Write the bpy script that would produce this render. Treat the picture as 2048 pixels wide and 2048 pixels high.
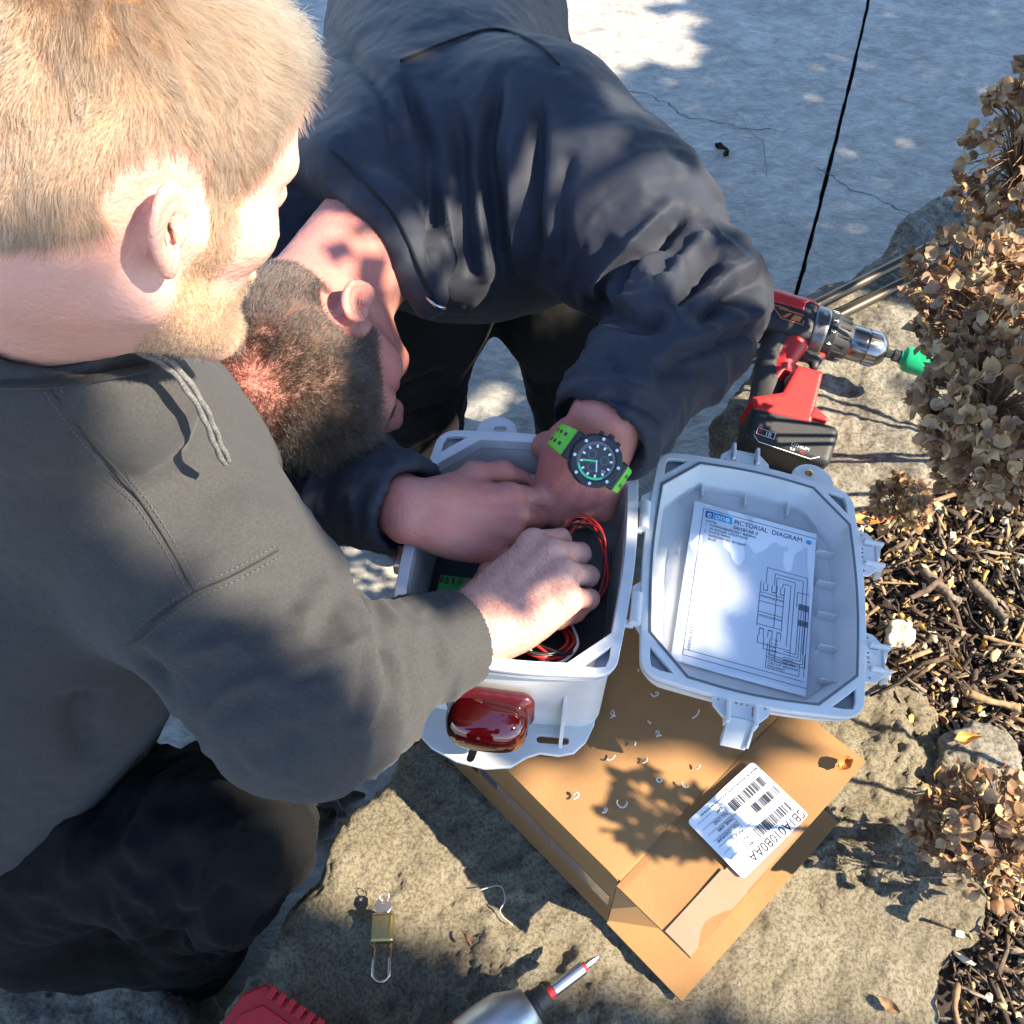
import bpy, bmesh, math, random
import numpy as np
from mathutils import Vector, Matrix

# ------------------------------------------------------------------ clean
for o in list(bpy.data.objects):
    bpy.data.objects.remove(o)
scene = bpy.context.scene
COL = scene.collection
random.seed(7)
RNG = np.random.default_rng(7)

# ------------------------------------------------------------------ camera
CAM_H, PITCH, FOV = 1.10, math.radians(54), math.radians(52)
cam = bpy.data.objects.new('camera', bpy.data.cameras.new('camera'))
COL.objects.link(cam)
cam.location = (0, 0, CAM_H)
cam.rotation_euler = (math.pi / 2 - PITCH, 0, 0)
cam.data.sensor_fit = 'HORIZONTAL'
cam.data.angle = FOV
cam.data.clip_start, cam.data.clip_end = 0.02, 400
scene.camera = cam

# ------------------------------------------------------------------ sky, sun, exposure
SUN_EL = math.radians(43)
SUN_H = np.array([0.93, -0.37]); SUN_H /= np.linalg.norm(SUN_H)
SUN = np.array([SUN_H[0] * math.cos(SUN_EL), SUN_H[1] * math.cos(SUN_EL), math.sin(SUN_EL)])
world = bpy.data.worlds.new('World'); scene.world = world; world.use_nodes = True
wn = world.node_tree; wn.nodes.clear()
sky = wn.nodes.new('ShaderNodeTexSky'); sky.sky_type = 'NISHITA'; sky.sun_disc = False
sky.sun_elevation = SUN_EL
sky.sun_rotation = math.atan2(SUN_H[0], SUN_H[1])
sky.air_density = 1.0; sky.dust_density = 0.2; sky.ozone_density = 4.5
bg = wn.nodes.new('ShaderNodeBackground'); bg.inputs['Strength'].default_value = 0.148
wo = wn.nodes.new('ShaderNodeOutputWorld')
wn.links.new(sky.outputs[0], bg.inputs[0]); wn.links.new(bg.outputs[0], wo.inputs[0])
sl = bpy.data.lights.new('sun', 'SUN'); sl.energy = 5.0; sl.angle = math.radians(0.53); sl.color = (1.0, 0.875, 0.68)
so = bpy.data.objects.new('sun', sl); COL.objects.link(so)
so.rotation_euler = Vector(SUN).to_track_quat('Z', 'Y').to_euler(); so.location = (3, -1, 4)
scene.view_settings.view_transform = 'Standard'; scene.view_settings.look = 'None'
scene.view_settings.exposure = 1.92; scene.view_settings.gamma = 1.0
scene.view_settings.use_curve_mapping = False
scene.render.engine = 'CYCLES'
scene.cycles.max_bounces = 6; scene.cycles.transparent_max_bounces = 8

# ------------------------------------------------------------------ pixel helpers (2048 px photograph)
FPX = 1024 / math.tan(FOV / 2)
CF = np.array([0, math.cos(PITCH), -math.sin(PITCH)]); CU = np.array([0, math.sin(PITCH), math.cos(PITCH)]); CR = np.array([1.0, 0, 0])
C0 = np.array([0, 0, CAM_H])
def ray(x, y): return CF + CR * ((x - 1024) / FPX) - CU * ((y - 1024) / FPX)
def P(x, y, d): return C0 + ray(x, y) * d
def G(x, y, z):
    r = ray(x, y); return C0 + r * ((z - CAM_H) / r[2])
def camvec(r, u, b): return CR * r + CU * u - CF * b          # right, up, back (towards the camera)
def norm(v): v = np.asarray(v, float); return v / np.linalg.norm(v)

# ------------------------------------------------------------------ noise
def _hash(ix, iy, iz, seed):
    n = (ix * 374761393 + iy * 668265263 + iz * 1442695041 + seed * 974634777) & 0xffffffff
    n = ((n ^ (n >> 13)) * 1274126177) & 0xffffffff
    n = (n ^ (n >> 16)) & 0xffffffff
    return n.astype(np.float32) / 2147483648.0 - 1.0
def vnoise(p, seed=0):
    i = np.floor(p).astype(np.int64); f = (p - i).astype(np.float32); f = f * f * f * (f * (f * 6 - 15) + 10)
    out = 0
    for dx in (0, 1):
        wx = f[:, 0] if dx else 1 - f[:, 0]
        for dy in (0, 1):
            wy = f[:, 1] if dy else 1 - f[:, 1]
            for dz in (0, 1):
                wz = f[:, 2] if dz else 1 - f[:, 2]
                out = out + wx * wy * wz * _hash(i[:, 0] + dx, i[:, 1] + dy, i[:, 2] + dz, seed)
    return out
def fbm(p, freq, octv=4, seed=0, gain=0.5, ridged=False):
    p = np.asarray(p, np.float64) * freq; a, s = 1.0, 0
    for o in range(octv):
        n = vnoise(p + o * 17.3, seed + o)
        s = s + a * ((1 - 2 * np.abs(n)) if ridged else n); p = p * 2.03; a *= gain
    return s

# ------------------------------------------------------------------ signed distance fields
def d_cone(p, a, b, ra, rb):
    a = np.asarray(a, np.float32); b = np.asarray(b, np.float32)
    ba = b - a; l2 = float(ba @ ba) + 1e-12
    pa = p - a; t = np.clip(pa @ ba / l2, 0, 1)
    q = pa - t[:, None] * ba
    return np.sqrt(np.einsum('ij,ij->i', q, q)) - (ra + (rb - ra) * t)
def d_ell(p, c, r, M=None):
    q = p - np.asarray(c, np.float32)
    if M is not None: q = q @ np.asarray(M, np.float32)          # columns = axes
    r = np.asarray(r, np.float32)
    k0 = np.linalg.norm(q / r, axis=1); k1 = np.linalg.norm(q / (r * r), axis=1) + 1e-9
    return k0 * (k0 - 1) / k1
def d_box(p, c, r, M=None, rnd=0.0):
    q = p - np.asarray(c, np.float32)
    if M is not None: q = q @ np.asarray(M, np.float32)
    q = np.abs(q) - (np.asarray(r, np.float32) - rnd)
    return np.linalg.norm(np.maximum(q, 0), axis=1) + np.minimum(q.max(1), 0) - rnd
def d_cyl(p, a, b, r, rnd=0.0, r2=None):
    a = np.asarray(a, np.float32); b = np.asarray(b, np.float32)
    ax = b - a; L = float(np.linalg.norm(ax)); ax = ax / L
    pa = p - (a + b) / 2; t = pa @ ax
    rr = np.linalg.norm(pa - t[:, None] * ax, axis=1)
    if r2 is not None: r = r + (r2 - r) * np.clip(t / L + .5, 0, 1)
    q0 = rr - r + rnd; q1 = np.abs(t) - L / 2 + rnd
    return np.sqrt(np.maximum(q0, 0) ** 2 + np.maximum(q1, 0) ** 2) + np.minimum(np.maximum(q0, q1), 0) - rnd
def smin(a, b, k):
    if k <= 0: return np.minimum(a, b)
    h = np.maximum(k - np.abs(a - b), 0) / k
    return np.minimum(a, b) - h * h * k * 0.25
def smax(a, b, k): return -smin(-a, -b, k)
def d_poly(p, poly):
    x, y = p[:, 0], p[:, 1]; d = np.full(len(p), 1e9, np.float32); inside = np.zeros(len(p), bool)
    n = len(poly)
    for i in range(n):
        ax, ay = poly[i]; bx, by = poly[(i + 1) % n]
        ex, ey = bx - ax, by - ay; wx, wy = x - ax, y - ay
        t = np.clip((wx * ex + wy * ey) / (ex * ex + ey * ey), 0, 1)
        d = np.minimum(d, (wx - t * ex) ** 2 + (wy - t * ey) ** 2)
        c = ((ay > y) != (by > y)) & (x < (bx - ax) * (y - ay) / (by - ay + 1e-12) + ax)
        inside ^= c
    d = np.sqrt(d); return np.where(inside, -d, d)

def chunked(f, p, n=600000):
    if len(p) <= n: return f(p).astype(np.float32)
    return np.concatenate([f(p[i:i + n]).astype(np.float32) for i in range(0, len(p), n)])
def surface_nets(f, lo, hi, h, margin=0.02, B=8):
    lo = np.asarray(lo, np.float32); hi = np.asarray(hi, np.float32)
    nb = np.ceil((hi - lo) / (h * B)).astype(int); N = nb * B + 1
    g = np.stack(np.meshgrid(*[np.arange(n) for n in nb], indexing='ij'), -1).reshape(-1, 3)
    cen = lo + (g + .5) * (B * h); dc = chunked(f, cen.astype(np.float32))
    act = np.abs(dc) < (B * h * 0.87 + margin)
    sgn = np.where(dc < 0, -1, 1).astype(np.float32).reshape(nb)
    V = np.ones(N, np.float32)
    V[:-1, :-1, :-1] = sgn.repeat(B, 0).repeat(B, 1).repeat(B, 2)
    mask = np.zeros(N, bool); A3 = act.reshape(nb).repeat(B, 0).repeat(B, 1).repeat(B, 2)
    for dx in (0, 1):
        for dy in (0, 1):
            for dz in (0, 1):
                mask[dx:dx + A3.shape[0], dy:dy + A3.shape[1], dz:dz + A3.shape[2]] |= A3
    idx = np.argwhere(mask); V[mask] = chunked(f, (lo + idx * h).astype(np.float32))
    neg = V < 0; cnt = np.zeros(N - 1, np.uint8)
    sl_ = lambda dx, dy, dz: (slice(dx, N[0] - 1 + dx), slice(dy, N[1] - 1 + dy), slice(dz, N[2] - 1 + dz))
    for dx in (0, 1):
        for dy in (0, 1):
            for dz in (0, 1): cnt += neg[sl_(dx, dy, dz)]
    cells = np.argwhere((cnt > 0) & (cnt < 8)); cid = np.full(N - 1, -1, np.int32)
    cid[cells[:, 0], cells[:, 1], cells[:, 2]] = np.arange(len(cells))
    acc = np.zeros((len(cells), 3), np.float32); num = np.zeros(len(cells), np.float32)
    for ax in range(3):
        o1, o2 = [(1, 2), (0, 2), (0, 1)][ax]
        for a in (0, 1):
            for b in (0, 1):
                off = np.zeros(3, int); off[o1] = a; off[o2] = b; off2 = off.copy(); off2[ax] = 1
                c0, c1 = cells + off, cells + off2
                v0 = V[c0[:, 0], c0[:, 1], c0[:, 2]]; v1 = V[c1[:, 0], c1[:, 1], c1[:, 2]]
                m = (v0 < 0) != (v1 < 0); t = np.where(m, v0 / np.where(m, v0 - v1, 1), 0)
                pos = np.tile(off.astype(np.float32), (len(cells), 1)); pos[:, ax] = t
                acc[m] += pos[m]; num += m
    verts = lo + (cells + acc / np.maximum(num, 1)[:, None]) * h
    quads = []
    for ax in range(3):
        o1, o2 = [(1, 2), (2, 0), (0, 1)][ax]
        s0 = [slice(None)] * 3; s1 = [slice(None)] * 3; s0[ax] = slice(0, -1); s1[ax] = slice(1, None)
        ch = neg[tuple(s0)] != neg[tuple(s1)]
        e = np.argwhere(ch)
        e = e[(e[:, o1] > 0) & (e[:, o2] > 0) & (e[:, o1] < N[o1] - 1) & (e[:, o2] < N[o2] - 1)]
        if not len(e): continue
        q = []
        for a, b in ((1, 1), (0, 1), (0, 0), (1, 0)):
            c = e.copy(); c[:, o1] -= a; c[:, o2] -= b; q.append(cid[c[:, 0], c[:, 1], c[:, 2]])
        q = np.stack(q, 1); fl = ~neg[e[:, 0], e[:, 1], e[:, 2]]; q[fl] = q[fl][:, ::-1]
        quads.append(q)
    quads = np.concatenate(quads); quads = quads[(quads >= 0).all(1)]
    return verts.astype(np.float64), quads
def vert_normals(v, q):
    n = np.cross(v[q[:, 2]] - v[q[:, 0]], v[q[:, 3 if q.shape[1] > 3 else 1]] - v[q[:, 1 if q.shape[1] > 3 else 0]])
    out = np.zeros_like(v)
    for i in range(q.shape[1]): np.add.at(out, q[:, i], n)
    return out / (np.linalg.norm(out, axis=1)[:, None] + 1e-12)

# ------------------------------------------------------------------ objects
def tag(o, label=None, cat=None, group=None, kind=None):
    for k, v in (('label', label), ('category', cat), ('group', group), ('kind', kind)):
        if v: o[k] = v
    return o
def link(name, me, m=None, parent=None):
    o = bpy.data.objects.new(name, me); COL.objects.link(o)
    if m is not None and me is not None:
        for mm in (m if isinstance(m, (list, tuple)) else [m]): me.materials.append(mm)
    if parent is not None: o.parent = parent
    return o
def empty(name, loc=(0, 0, 0)):
    o = bpy.data.objects.new(name, None); COL.objects.link(o); o.location = loc
    return o
def np_mesh(name, v, faces, smooth=True):
    me = bpy.data.meshes.new(name); v = np.asarray(v, np.float32)
    faces = np.asarray(faces, np.int32); k = faces.shape[1]
    me.vertices.add(len(v)); me.vertices.foreach_set('co', v.ravel())
    me.loops.add(faces.size); me.loops.foreach_set('vertex_index', faces.ravel())
    me.polygons.add(len(faces)); me.polygons.foreach_set('loop_start', np.arange(0, faces.size, k, dtype=np.int32))
    me.polygons.foreach_set('loop_total', np.full(len(faces), k, np.int32))
    if smooth: me.polygons.foreach_set('use_smooth', np.ones(len(faces), bool))
    me.update(calc_edges=True); return me
def obj_np(name, v, faces, m, parent=None, smooth=True): return link(name, np_mesh(name, v, faces, smooth), m, parent)
def obj_sdf(name, f, lo, hi, h, m, parent=None, disp=None, margin=0.02):
    v, q = surface_nets(f, lo, hi, h, margin)
    if disp is not None:
        n = vert_normals(v, q); v = v + n * disp(v, n)[:, None]
    return obj_np(name, v, q, m, parent)
def bm_obj(name, bm, m, parent=None, smooth=False, bevel=0, seg=2):
    me = bpy.data.meshes.new(name)
    bmesh.ops.recalc_face_normals(bm, faces=bm.faces[:])
    bm.to_mesh(me); bm.free()
    if smooth: me.polygons.foreach_set('use_smooth', np.ones(len(me.polygons), bool))
    o = link(name, me, m, parent)
    if bevel:
        md = o.modifiers.new('bevel', 'BEVEL'); md.width = bevel; md.segments = seg; md.limit_method = 'ANGLE'
    return o
def frame(o, x, y, z):
    return Matrix(((x[0], y[0], z[0], o[0]), (x[1], y[1], z[1], o[1]), (x[2], y[2], z[2], o[2]), (0, 0, 0, 1)))
def bx(bm, lo, hi, M=None):
    vs = [Vector((x, y, z)) for z in (lo[2], hi[2]) for y in (lo[1], hi[1]) for x in (lo[0], hi[0])]
    if M is not None: vs = [M @ v for v in vs]
    b = [bm.verts.new(v) for v in vs]
    for f in ((0, 2, 3, 1), (4, 5, 7, 6), (0, 1, 5, 4), (2, 6, 7, 3), (0, 4, 6, 2), (1, 3, 7, 5)): bm.faces.new([b[i] for i in f])
def box(name, lo, hi, m, parent=None, M=None, bevel=0.0):
    bm = bmesh.new(); bx(bm, lo, hi, M); return bm_obj(name, bm, m, parent, bevel=bevel)
def prism(name, pts, z0, z1, m, parent=None, M=None, bevel=0.0, smooth=False):
    bm = bmesh.new(); M = M or Matrix()
    a = [bm.verts.new(M @ Vector((p[0], p[1], z0))) for p in pts]; b = [bm.verts.new(M @ Vector((p[0], p[1], z1))) for p in pts]
    n = len(pts); bm.faces.new(a[::-1]); bm.faces.new(b)
    for i in range(n): bm.faces.new((a[i], a[(i + 1) % n], b[(i + 1) % n], b[i]))
    return bm_obj(name, bm, m, parent, bevel=bevel, smooth=smooth)
def tube_arrays(pts, rad, seg=8, closed=False, caps=True):
    pts = np.asarray(pts, float); n = len(pts); rad = np.broadcast_to(np.asarray(rad, float), (n,))
    t = np.gradient(pts, axis=0)
    if closed: t = np.roll(pts, -1, 0) - np.roll(pts, 1, 0)
    t /= np.linalg.norm(t, axis=1)[:, None] + 1e-12
    u = np.cross(t[0], [0, 0, 1.0]);
    if np.linalg.norm(u) < 1e-3: u = np.cross(t[0], [1.0, 0, 0])
    V = []
    ang = np.arange(seg) * 2 * math.pi / seg
    for i in range(n):
        u = u - t[i] * (u @ t[i]); u /= np.linalg.norm(u) + 1e-12; w = np.cross(t[i], u)
        V.append(pts[i] + rad[i] * (np.cos(ang)[:, None] * u + np.sin(ang)[:, None] * w))
    V = np.concatenate(V); Fc = []
    for i in range(n if closed else n - 1):
        j = (i + 1) % n
        for k in range(seg):
            l = (k + 1) % seg; Fc.append((i * seg + k, i * seg + l, j * seg + l, j * seg + k))
    if caps and not closed:
        c0 = len(V); V = np.concatenate([V, pts[:1], pts[-1:]])
        for k in range(seg):
            l = (k + 1) % seg; Fc.append((c0, l, k, c0)); Fc.append((c0 + 1, (n - 1) * seg + k, (n - 1) * seg + l, c0 + 1))
    return V, Fc
def tube(name, pts, rad, m, parent=None, seg=8, closed=False):
    V, Fc = tube_arrays(pts, rad, seg, closed)
    me = bpy.data.meshes.new(name); me.from_pydata([tuple(v) for v in V], [], [tuple(dict.fromkeys(f)) for f in Fc])
    me.polygons.foreach_set('use_smooth', np.ones(len(me.polygons), bool)); me.update()
    return link(name, me, m, parent)
def lathe(name, prof, a, b, m, parent=None, seg=32):
    """profile [(t along a->b in metres, radius)]"""
    a = np.asarray(a, float); ax = norm(np.asarray(b, float) - a)
    pts = [a + ax * t for t, r in prof]
    u = np.cross(ax, [0, 0, 1.0]);
    if np.linalg.norm(u) < 1e-3: u = np.array([1.0, 0, 0])
    u = norm(u); w = np.cross(ax, u); ang = np.arange(seg) * 2 * math.pi / seg
    V = [p + max(r, 1e-5) * (math.cos(t) * u + math.sin(t) * w) for p, (_, r) in zip(pts, prof) for t in ang]
    Fc = [(i * seg + k, i * seg + (k + 1) % seg, (i + 1) * seg + (k + 1) % seg, (i + 1) * seg + k) for i in range(len(prof) - 1) for k in range(seg)]
    o = obj_np(name, V, Fc, m, parent); sharp(o, 35); return o
def sharp(o, deg=35):
    me = o.data
    me.polygons.foreach_set('use_smooth', np.ones(len(me.polygons), bool))
    bm = bmesh.new(); bm.from_mesh(me)
    for e in bm.edges:
        if len(e.link_faces) == 2 and e.calc_face_angle(0) > math.radians(deg): e.smooth = False
    bm.to_mesh(me); bm.free()
def plate(name, outline, holes, thick, m, parent=None, M=None, bevel=0.0):
    """flat plate with holes, top face at local z = 0 going down to -thick"""
    cu = bpy.data.curves.new(name, 'CURVE'); cu.dimensions = '2D'; cu.fill_mode = 'BOTH'
    cu.extrude = thick / 2 - bevel; cu.bevel_depth = bevel; cu.bevel_resolution = 1; cu.offset = -bevel
    for pts in [outline] + list(holes):
        s = cu.splines.new('POLY'); s.points.add(len(pts) - 1); s.use_cyclic_u = True
        for i, p in enumerate(pts): s.points[i].co = (p[0], p[1], 0, 1)
    t = bpy.data.objects.new('t', cu); COL.objects.link(t)
    bpy.context.view_layer.update()
    me = bpy.data.meshes.new_from_object(t.evaluated_get(bpy.context.evaluated_depsgraph_get()))
    bpy.data.objects.remove(t); bpy.data.curves.remove(cu)
    me.materials.clear(); me.transform(Matrix.Translation((0, 0, -thick / 2)))
    if M is not None: me.transform(M)
    me.name = name
    o = link(name, me, m, parent); sharp(o, 40); return o
def text(name, body, size, M, m, parent, thick=0.00015, align='LEFT', sx=1.0):
    cu = bpy.data.curves.new(name, 'FONT'); cu.body = body; cu.size = size; cu.align_x = align; cu.extrude = thick
    t = bpy.data.objects.new('t', cu); COL.objects.link(t); bpy.context.view_layer.update()
    me = bpy.data.meshes.new_from_object(t.evaluated_get(bpy.context.evaluated_depsgraph_get()))
    bpy.data.objects.remove(t); bpy.data.curves.remove(cu); me.materials.clear()
    me.transform(Matrix.Diagonal((sx, 1, 1, 1))); me.transform(M); me.name = name
    return link(name, me, m, parent)
def quads2d(name, rects, M, m, parent, z=0.0002):
    """flat print: thin rectangles (x0,y0,x1,y1) in the local plane of M"""
    bm = bmesh.new()
    for r in rects: bx(bm, (min(r[0], r[2]), min(r[1], r[3]), 0), (max(r[0], r[2]), max(r[1], r[3]), z), M)
    return bm_obj(name, bm, m, parent)

# ------------------------------------------------------------------ materials
def mat(name, base, rough=0.6, metal=0.0, spec=0.5, var=0.0, vscale=20, bump=0.0, bscale=200, sss=0.0, sss_r=(1, .35, .2), sss_s=0.006,
        trans=0.0, coat=0.0, sheen=0.0, col2=None, detail=6, coords='Object', ior=1.45, alpha=1.0, stretch=None):
    m = bpy.data.materials.new(name); m.use_nodes = True; nt = m.node_tree; b = nt.nodes['Principled BSDF']
    I = b.inputs
    I['Base Color'].default_value = (*base, 1); I['Roughness'].default_value = rough; I['Metallic'].default_value = metal
    I['Specular IOR Level'].default_value = spec; I['IOR'].default_value = ior
    I['Transmission Weight'].default_value = trans; I['Coat Weight'].default_value = coat; I['Alpha'].default_value = alpha
    if sheen: I['Sheen Weight'].default_value = sheen; I['Sheen Roughness'].default_value = 0.5
    if sss:
        I['Subsurface Weight'].default_value = sss; I['Subsurface Radius'].default_value = sss_r; I['Subsurface Scale'].default_value = sss_s
    tc = nt.nodes.new('ShaderNodeTexCoord'); src = tc.outputs[coords]
    if stretch:
        mp = nt.nodes.new('ShaderNodeMapping'); mp.inputs['Scale'].default_value = stretch
        nt.links.new(src, mp.inputs[0]); src = mp.outputs[0]
    if var > 0 or col2:
        n = nt.nodes.new('ShaderNodeTexNoise'); n.inputs['Scale'].default_value = vscale; n.inputs['Detail'].default_value = detail
        nt.links.new(src, n.inputs['Vector'])
        r = nt.nodes.new('ShaderNodeValToRGB'); r.color_ramp.elements[0].position = 0.32; r.color_ramp.elements[1].position = 0.68
        c2 = col2 if col2 else tuple(min(1, c * (1 + var)) for c in base)
        c1 = base if col2 else tuple(c * (1 - var) for c in base)
        r.color_ramp.elements[0].color = (*c1, 1); r.color_ramp.elements[1].color = (*c2, 1)
        nt.links.new(n.outputs['Fac'], r.inputs[0]); nt.links.new(r.outputs[0], I['Base Color'])
    if bump > 0:
        n = nt.nodes.new('ShaderNodeTexNoise'); n.inputs['Scale'].default_value = bscale; n.inputs['Detail'].default_value = detail
        nt.links.new(src, n.inputs['Vector'])
        bp = nt.nodes.new('ShaderNodeBump'); bp.inputs['Strength'].default_value = bump; bp.inputs['Distance'].default_value = 0.002
        nt.links.new(n.outputs['Fac'], bp.inputs['Height']); nt.links.new(bp.outputs[0], I['Normal'])
    return m
def stone_mat(name, cols, scale=9, bump=0.8, fine=160, pits=True):
    m = bpy.data.materials.new(name); m.use_nodes = True; nt = m.node_tree; b = nt.nodes['Principled BSDF']
    b.inputs['Roughness'].default_value = 0.92; b.inputs['Specular IOR Level'].default_value = 0.25
    tc = nt.nodes.new('ShaderNodeTexCoord')
    def noise(s, d=8, r=0.6):
        n = nt.nodes.new('ShaderNodeTexNoise'); n.inputs['Scale'].default_value = s; n.inputs['Detail'].default_value = d; n.inputs['Roughness'].default_value = r
        nt.links.new(tc.outputs['Object'], n.inputs['Vector']); return n
    n1 = noise(scale); r = nt.nodes.new('ShaderNodeValToRGB'); e = r.color_ramp.elements
    e[0].position, e[1].position = 0.30, 0.72; e[0].color = (*cols[0], 1); e[1].color = (*cols[2], 1)
    x = r.color_ramp.elements.new(0.5); x.color = (*cols[1], 1)
    nt.links.new(n1.outputs['Fac'], r.inputs[0])
    n2 = noise(fine, 5, 0.7); r2 = nt.nodes.new('ShaderNodeValToRGB'); e = r2.color_ramp.elements
    e[0].position, e[1].position = 0.40, 0.55; e[0].color = (0.26, 0.24, 0.21, 1); e[1].color = (1.12, 1.10, 1.04, 1)
    nt.links.new(n2.outputs['Fac'], r2.inputs[0])
    mx = nt.nodes.new('ShaderNodeMix'); mx.data_type = 'RGBA'; mx.blend_type = 'MULTIPLY'; mx.inputs[0].default_value = 0.62 if pits else 0.45
    nt.links.new(r.outputs[0], mx.inputs[6]); nt.links.new(r2.outputs[0], mx.inputs[7]); nt.links.new(mx.outputs[2], b.inputs['Base Color'])
    n3 = noise(fine * 0.38, 10, 0.8); bp = nt.nodes.new('ShaderNodeBump'); bp.inputs['Strength'].default_value = bump; bp.inputs['Distance'].default_value = 0.013
    nt.links.new(n3.outputs['Fac'], bp.inputs['Height']); nt.links.new(bp.outputs[0], b.inputs['Normal'])
    return m
def skin_mat(name, base, scalp, red):
    m = mat(name, base, rough=0.48, sss=0.3, sss_s=0.0045, bump=0.55, bscale=330, spec=0.4)
    nt = m.node_tree; b = nt.nodes['Principled BSDF']; tc = nt.nodes.new('ShaderNodeTexCoord')
    n = nt.nodes.new('ShaderNodeTexNoise'); n.inputs['Scale'].default_value = 28; n.inputs['Detail'].default_value = 6
    nt.links.new(tc.outputs['Object'], n.inputs['Vector'])
    r = nt.nodes.new('ShaderNodeValToRGB'); r.color_ramp.elements[0].position = 0.35; r.color_ramp.elements[1].position = 0.7
    r.color_ramp.elements[0].color = (*base, 1); r.color_ramp.elements[1].color = (*red, 1)
    nt.links.new(n.outputs['Fac'], r.inputs[0])
    at = nt.nodes.new('ShaderNodeAttribute'); at.attribute_name = 'hair_root'
    mx = nt.nodes.new('ShaderNodeMix'); mx.data_type = 'RGBA'
    nt.links.new(at.outputs['Fac'], mx.inputs[0]); nt.links.new(r.outputs[0], mx.inputs[6]); mx.inputs[7].default_value = (*scalp, 1)
    nt.links.new(mx.outputs[2], b.inputs['Base Color']); return m
def hair_mat(name, color, rough=0.35, vary=0.5):
    m = bpy.data.materials.new(name); m.use_nodes = True; nt = m.node_tree; nt.nodes.clear()
    h = nt.nodes.new('ShaderNodeBsdfHairPrincipled'); o = nt.nodes.new('ShaderNodeOutputMaterial')
    h.parametrization = 'COLOR'; h.inputs['Color'].default_value = (*color, 1); h.inputs['Roughness'].default_value = rough
    h.inputs['Random Roughness'].default_value = 0.2
    at = nt.nodes.new('ShaderNodeHairInfo'); hs = nt.nodes.new('ShaderNodeHueSaturation'); hs.inputs['Color'].default_value = (*color, 1)
    mr = nt.nodes.new('ShaderNodeMapRange'); mr.inputs[3].default_value = 1 - vary; mr.inputs[4].default_value = 1 + vary
    nt.links.new(at.outputs['Random'], mr.inputs[0]); nt.links.new(mr.outputs[0], hs.inputs['Value']); nt.links.new(hs.outputs[0], h.inputs['Color'])
    nt.links.new(h.outputs[0], o.inputs[0]); return m
def cloth_mat(name, base, weave=900, rough=0.9, sheen=0.25, var=0.12, spec=0.2):
    m = mat(name, base, rough=rough, sheen=sheen, var=var, vscale=420, bump=0.30, bscale=weave, detail=2, spec=spec); return m
# ================================================================== SETTING
M_patio = None
def patio_mat():
    m = bpy.data.materials.new('stamped_concrete'); m.use_nodes = True; nt = m.node_tree; b = nt.nodes['Principled BSDF']
    b.inputs['Roughness'].default_value = 0.62; b.inputs['Specular IOR Level'].default_value = 0.45
    tc = nt.nodes.new('ShaderNodeTexCoord'); mp = nt.nodes.new('ShaderNodeMapping'); mp.inputs['Scale'].default_value = (0.8, 1.35, 1)
    mp.inputs['Rotation'].default_value = (0, 0, 0.15)
    nt.links.new(tc.outputs['Object'], mp.inputs[0])
    def noise(s, d, r=0.62, dist=0.0):
        n = nt.nodes.new('ShaderNodeTexNoise'); n.inputs['Scale'].default_value = s; n.inputs['Detail'].default_value = d
        n.inputs['Roughness'].default_value = r; n.inputs['Distortion'].default_value = dist
        nt.links.new(mp.outputs[0], n.inputs['Vector']); return n
    def ramp(n, stops):
        r = nt.nodes.new('ShaderNodeValToRGB'); e = r.color_ramp.elements
        e[0].position, e[0].color = stops[0][0], (*stops[0][1], 1); e[1].position, e[1].color = stops[-1][0], (*stops[-1][1], 1)
        for p, c in stops[1:-1]: e.new(p).color = (*c, 1)
        nt.links.new(n.outputs['Fac'], r.inputs[0]); return r
    def mult(a, c, f):
        x = nt.nodes.new('ShaderNodeMix'); x.data_type = 'RGBA'; x.blend_type = 'MULTIPLY'; x.inputs[0].default_value = f
        nt.links.new(a.outputs[2] if a.bl_idname == 'ShaderNodeMix' else a.outputs[0], x.inputs[6]); nt.links.new(c.outputs[0], x.inputs[7]); return x
    r1 = ramp(noise(2.2, 8, 0.65, 0.4), [(0.3, (0.26, 0.24, 0.21)), (0.5, (0.37, 0.345, 0.305)), (0.72, (0.47, 0.435, 0.38))])
    r2 = ramp(noise(22, 9, 0.72, 0.6), [(0.33, (0.42, 0.42, 0.44)), (0.62, (1.12, 1.1, 1.08))])
    r3 = ramp(noise(130, 4, 0.7), [(0.3, (0.6, 0.6, 0.6)), (0.6, (1.05, 1.05, 1.05))])
    x = mult(mult(r1, r2, 0.8), r3, 0.55); nt.links.new(x.outputs[2], b.inputs['Base Color'])
    h = nt.nodes.new('ShaderNodeMath'); h.operation = 'ADD'
    nA, nB = noise(16, 9, 0.7, 0.8), noise(75, 6, 0.7)
    sc = nt.nodes.new('ShaderNodeMath'); sc.operation = 'MULTIPLY'; sc.inputs[1].default_value = 0.35; nt.links.new(nB.outputs['Fac'], sc.inputs[0])
    nt.links.new(nA.outputs['Fac'], h.inputs[0]); nt.links.new(sc.outputs[0], h.inputs[1])
    bp = nt.nodes.new('ShaderNodeBump'); bp.inputs['Strength'].default_value = 0.75; bp.inputs['Distance'].default_value = 0.012
    nt.links.new(h.outputs[0], bp.inputs['Height']); nt.links.new(bp.outputs[0], b.inputs['Normal'])
    return m
M_patio = patio_mat()
M_joint = mat('joint_filler', (0.006, 0.006, 0.007), 0.9, bump=0.6, bscale=120)
M_soil = mat('dark_soil', (0.018, 0.013, 0.010), 0.95, col2=(0.05, 0.036, 0.025), vscale=40, bump=1.0, bscale=90)
M_rock = stone_mat('limestone', ((0.245, 0.21, 0.15), (0.335, 0.29, 0.205), (0.41, 0.36, 0.265)), 12, 1.0, 270)
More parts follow.
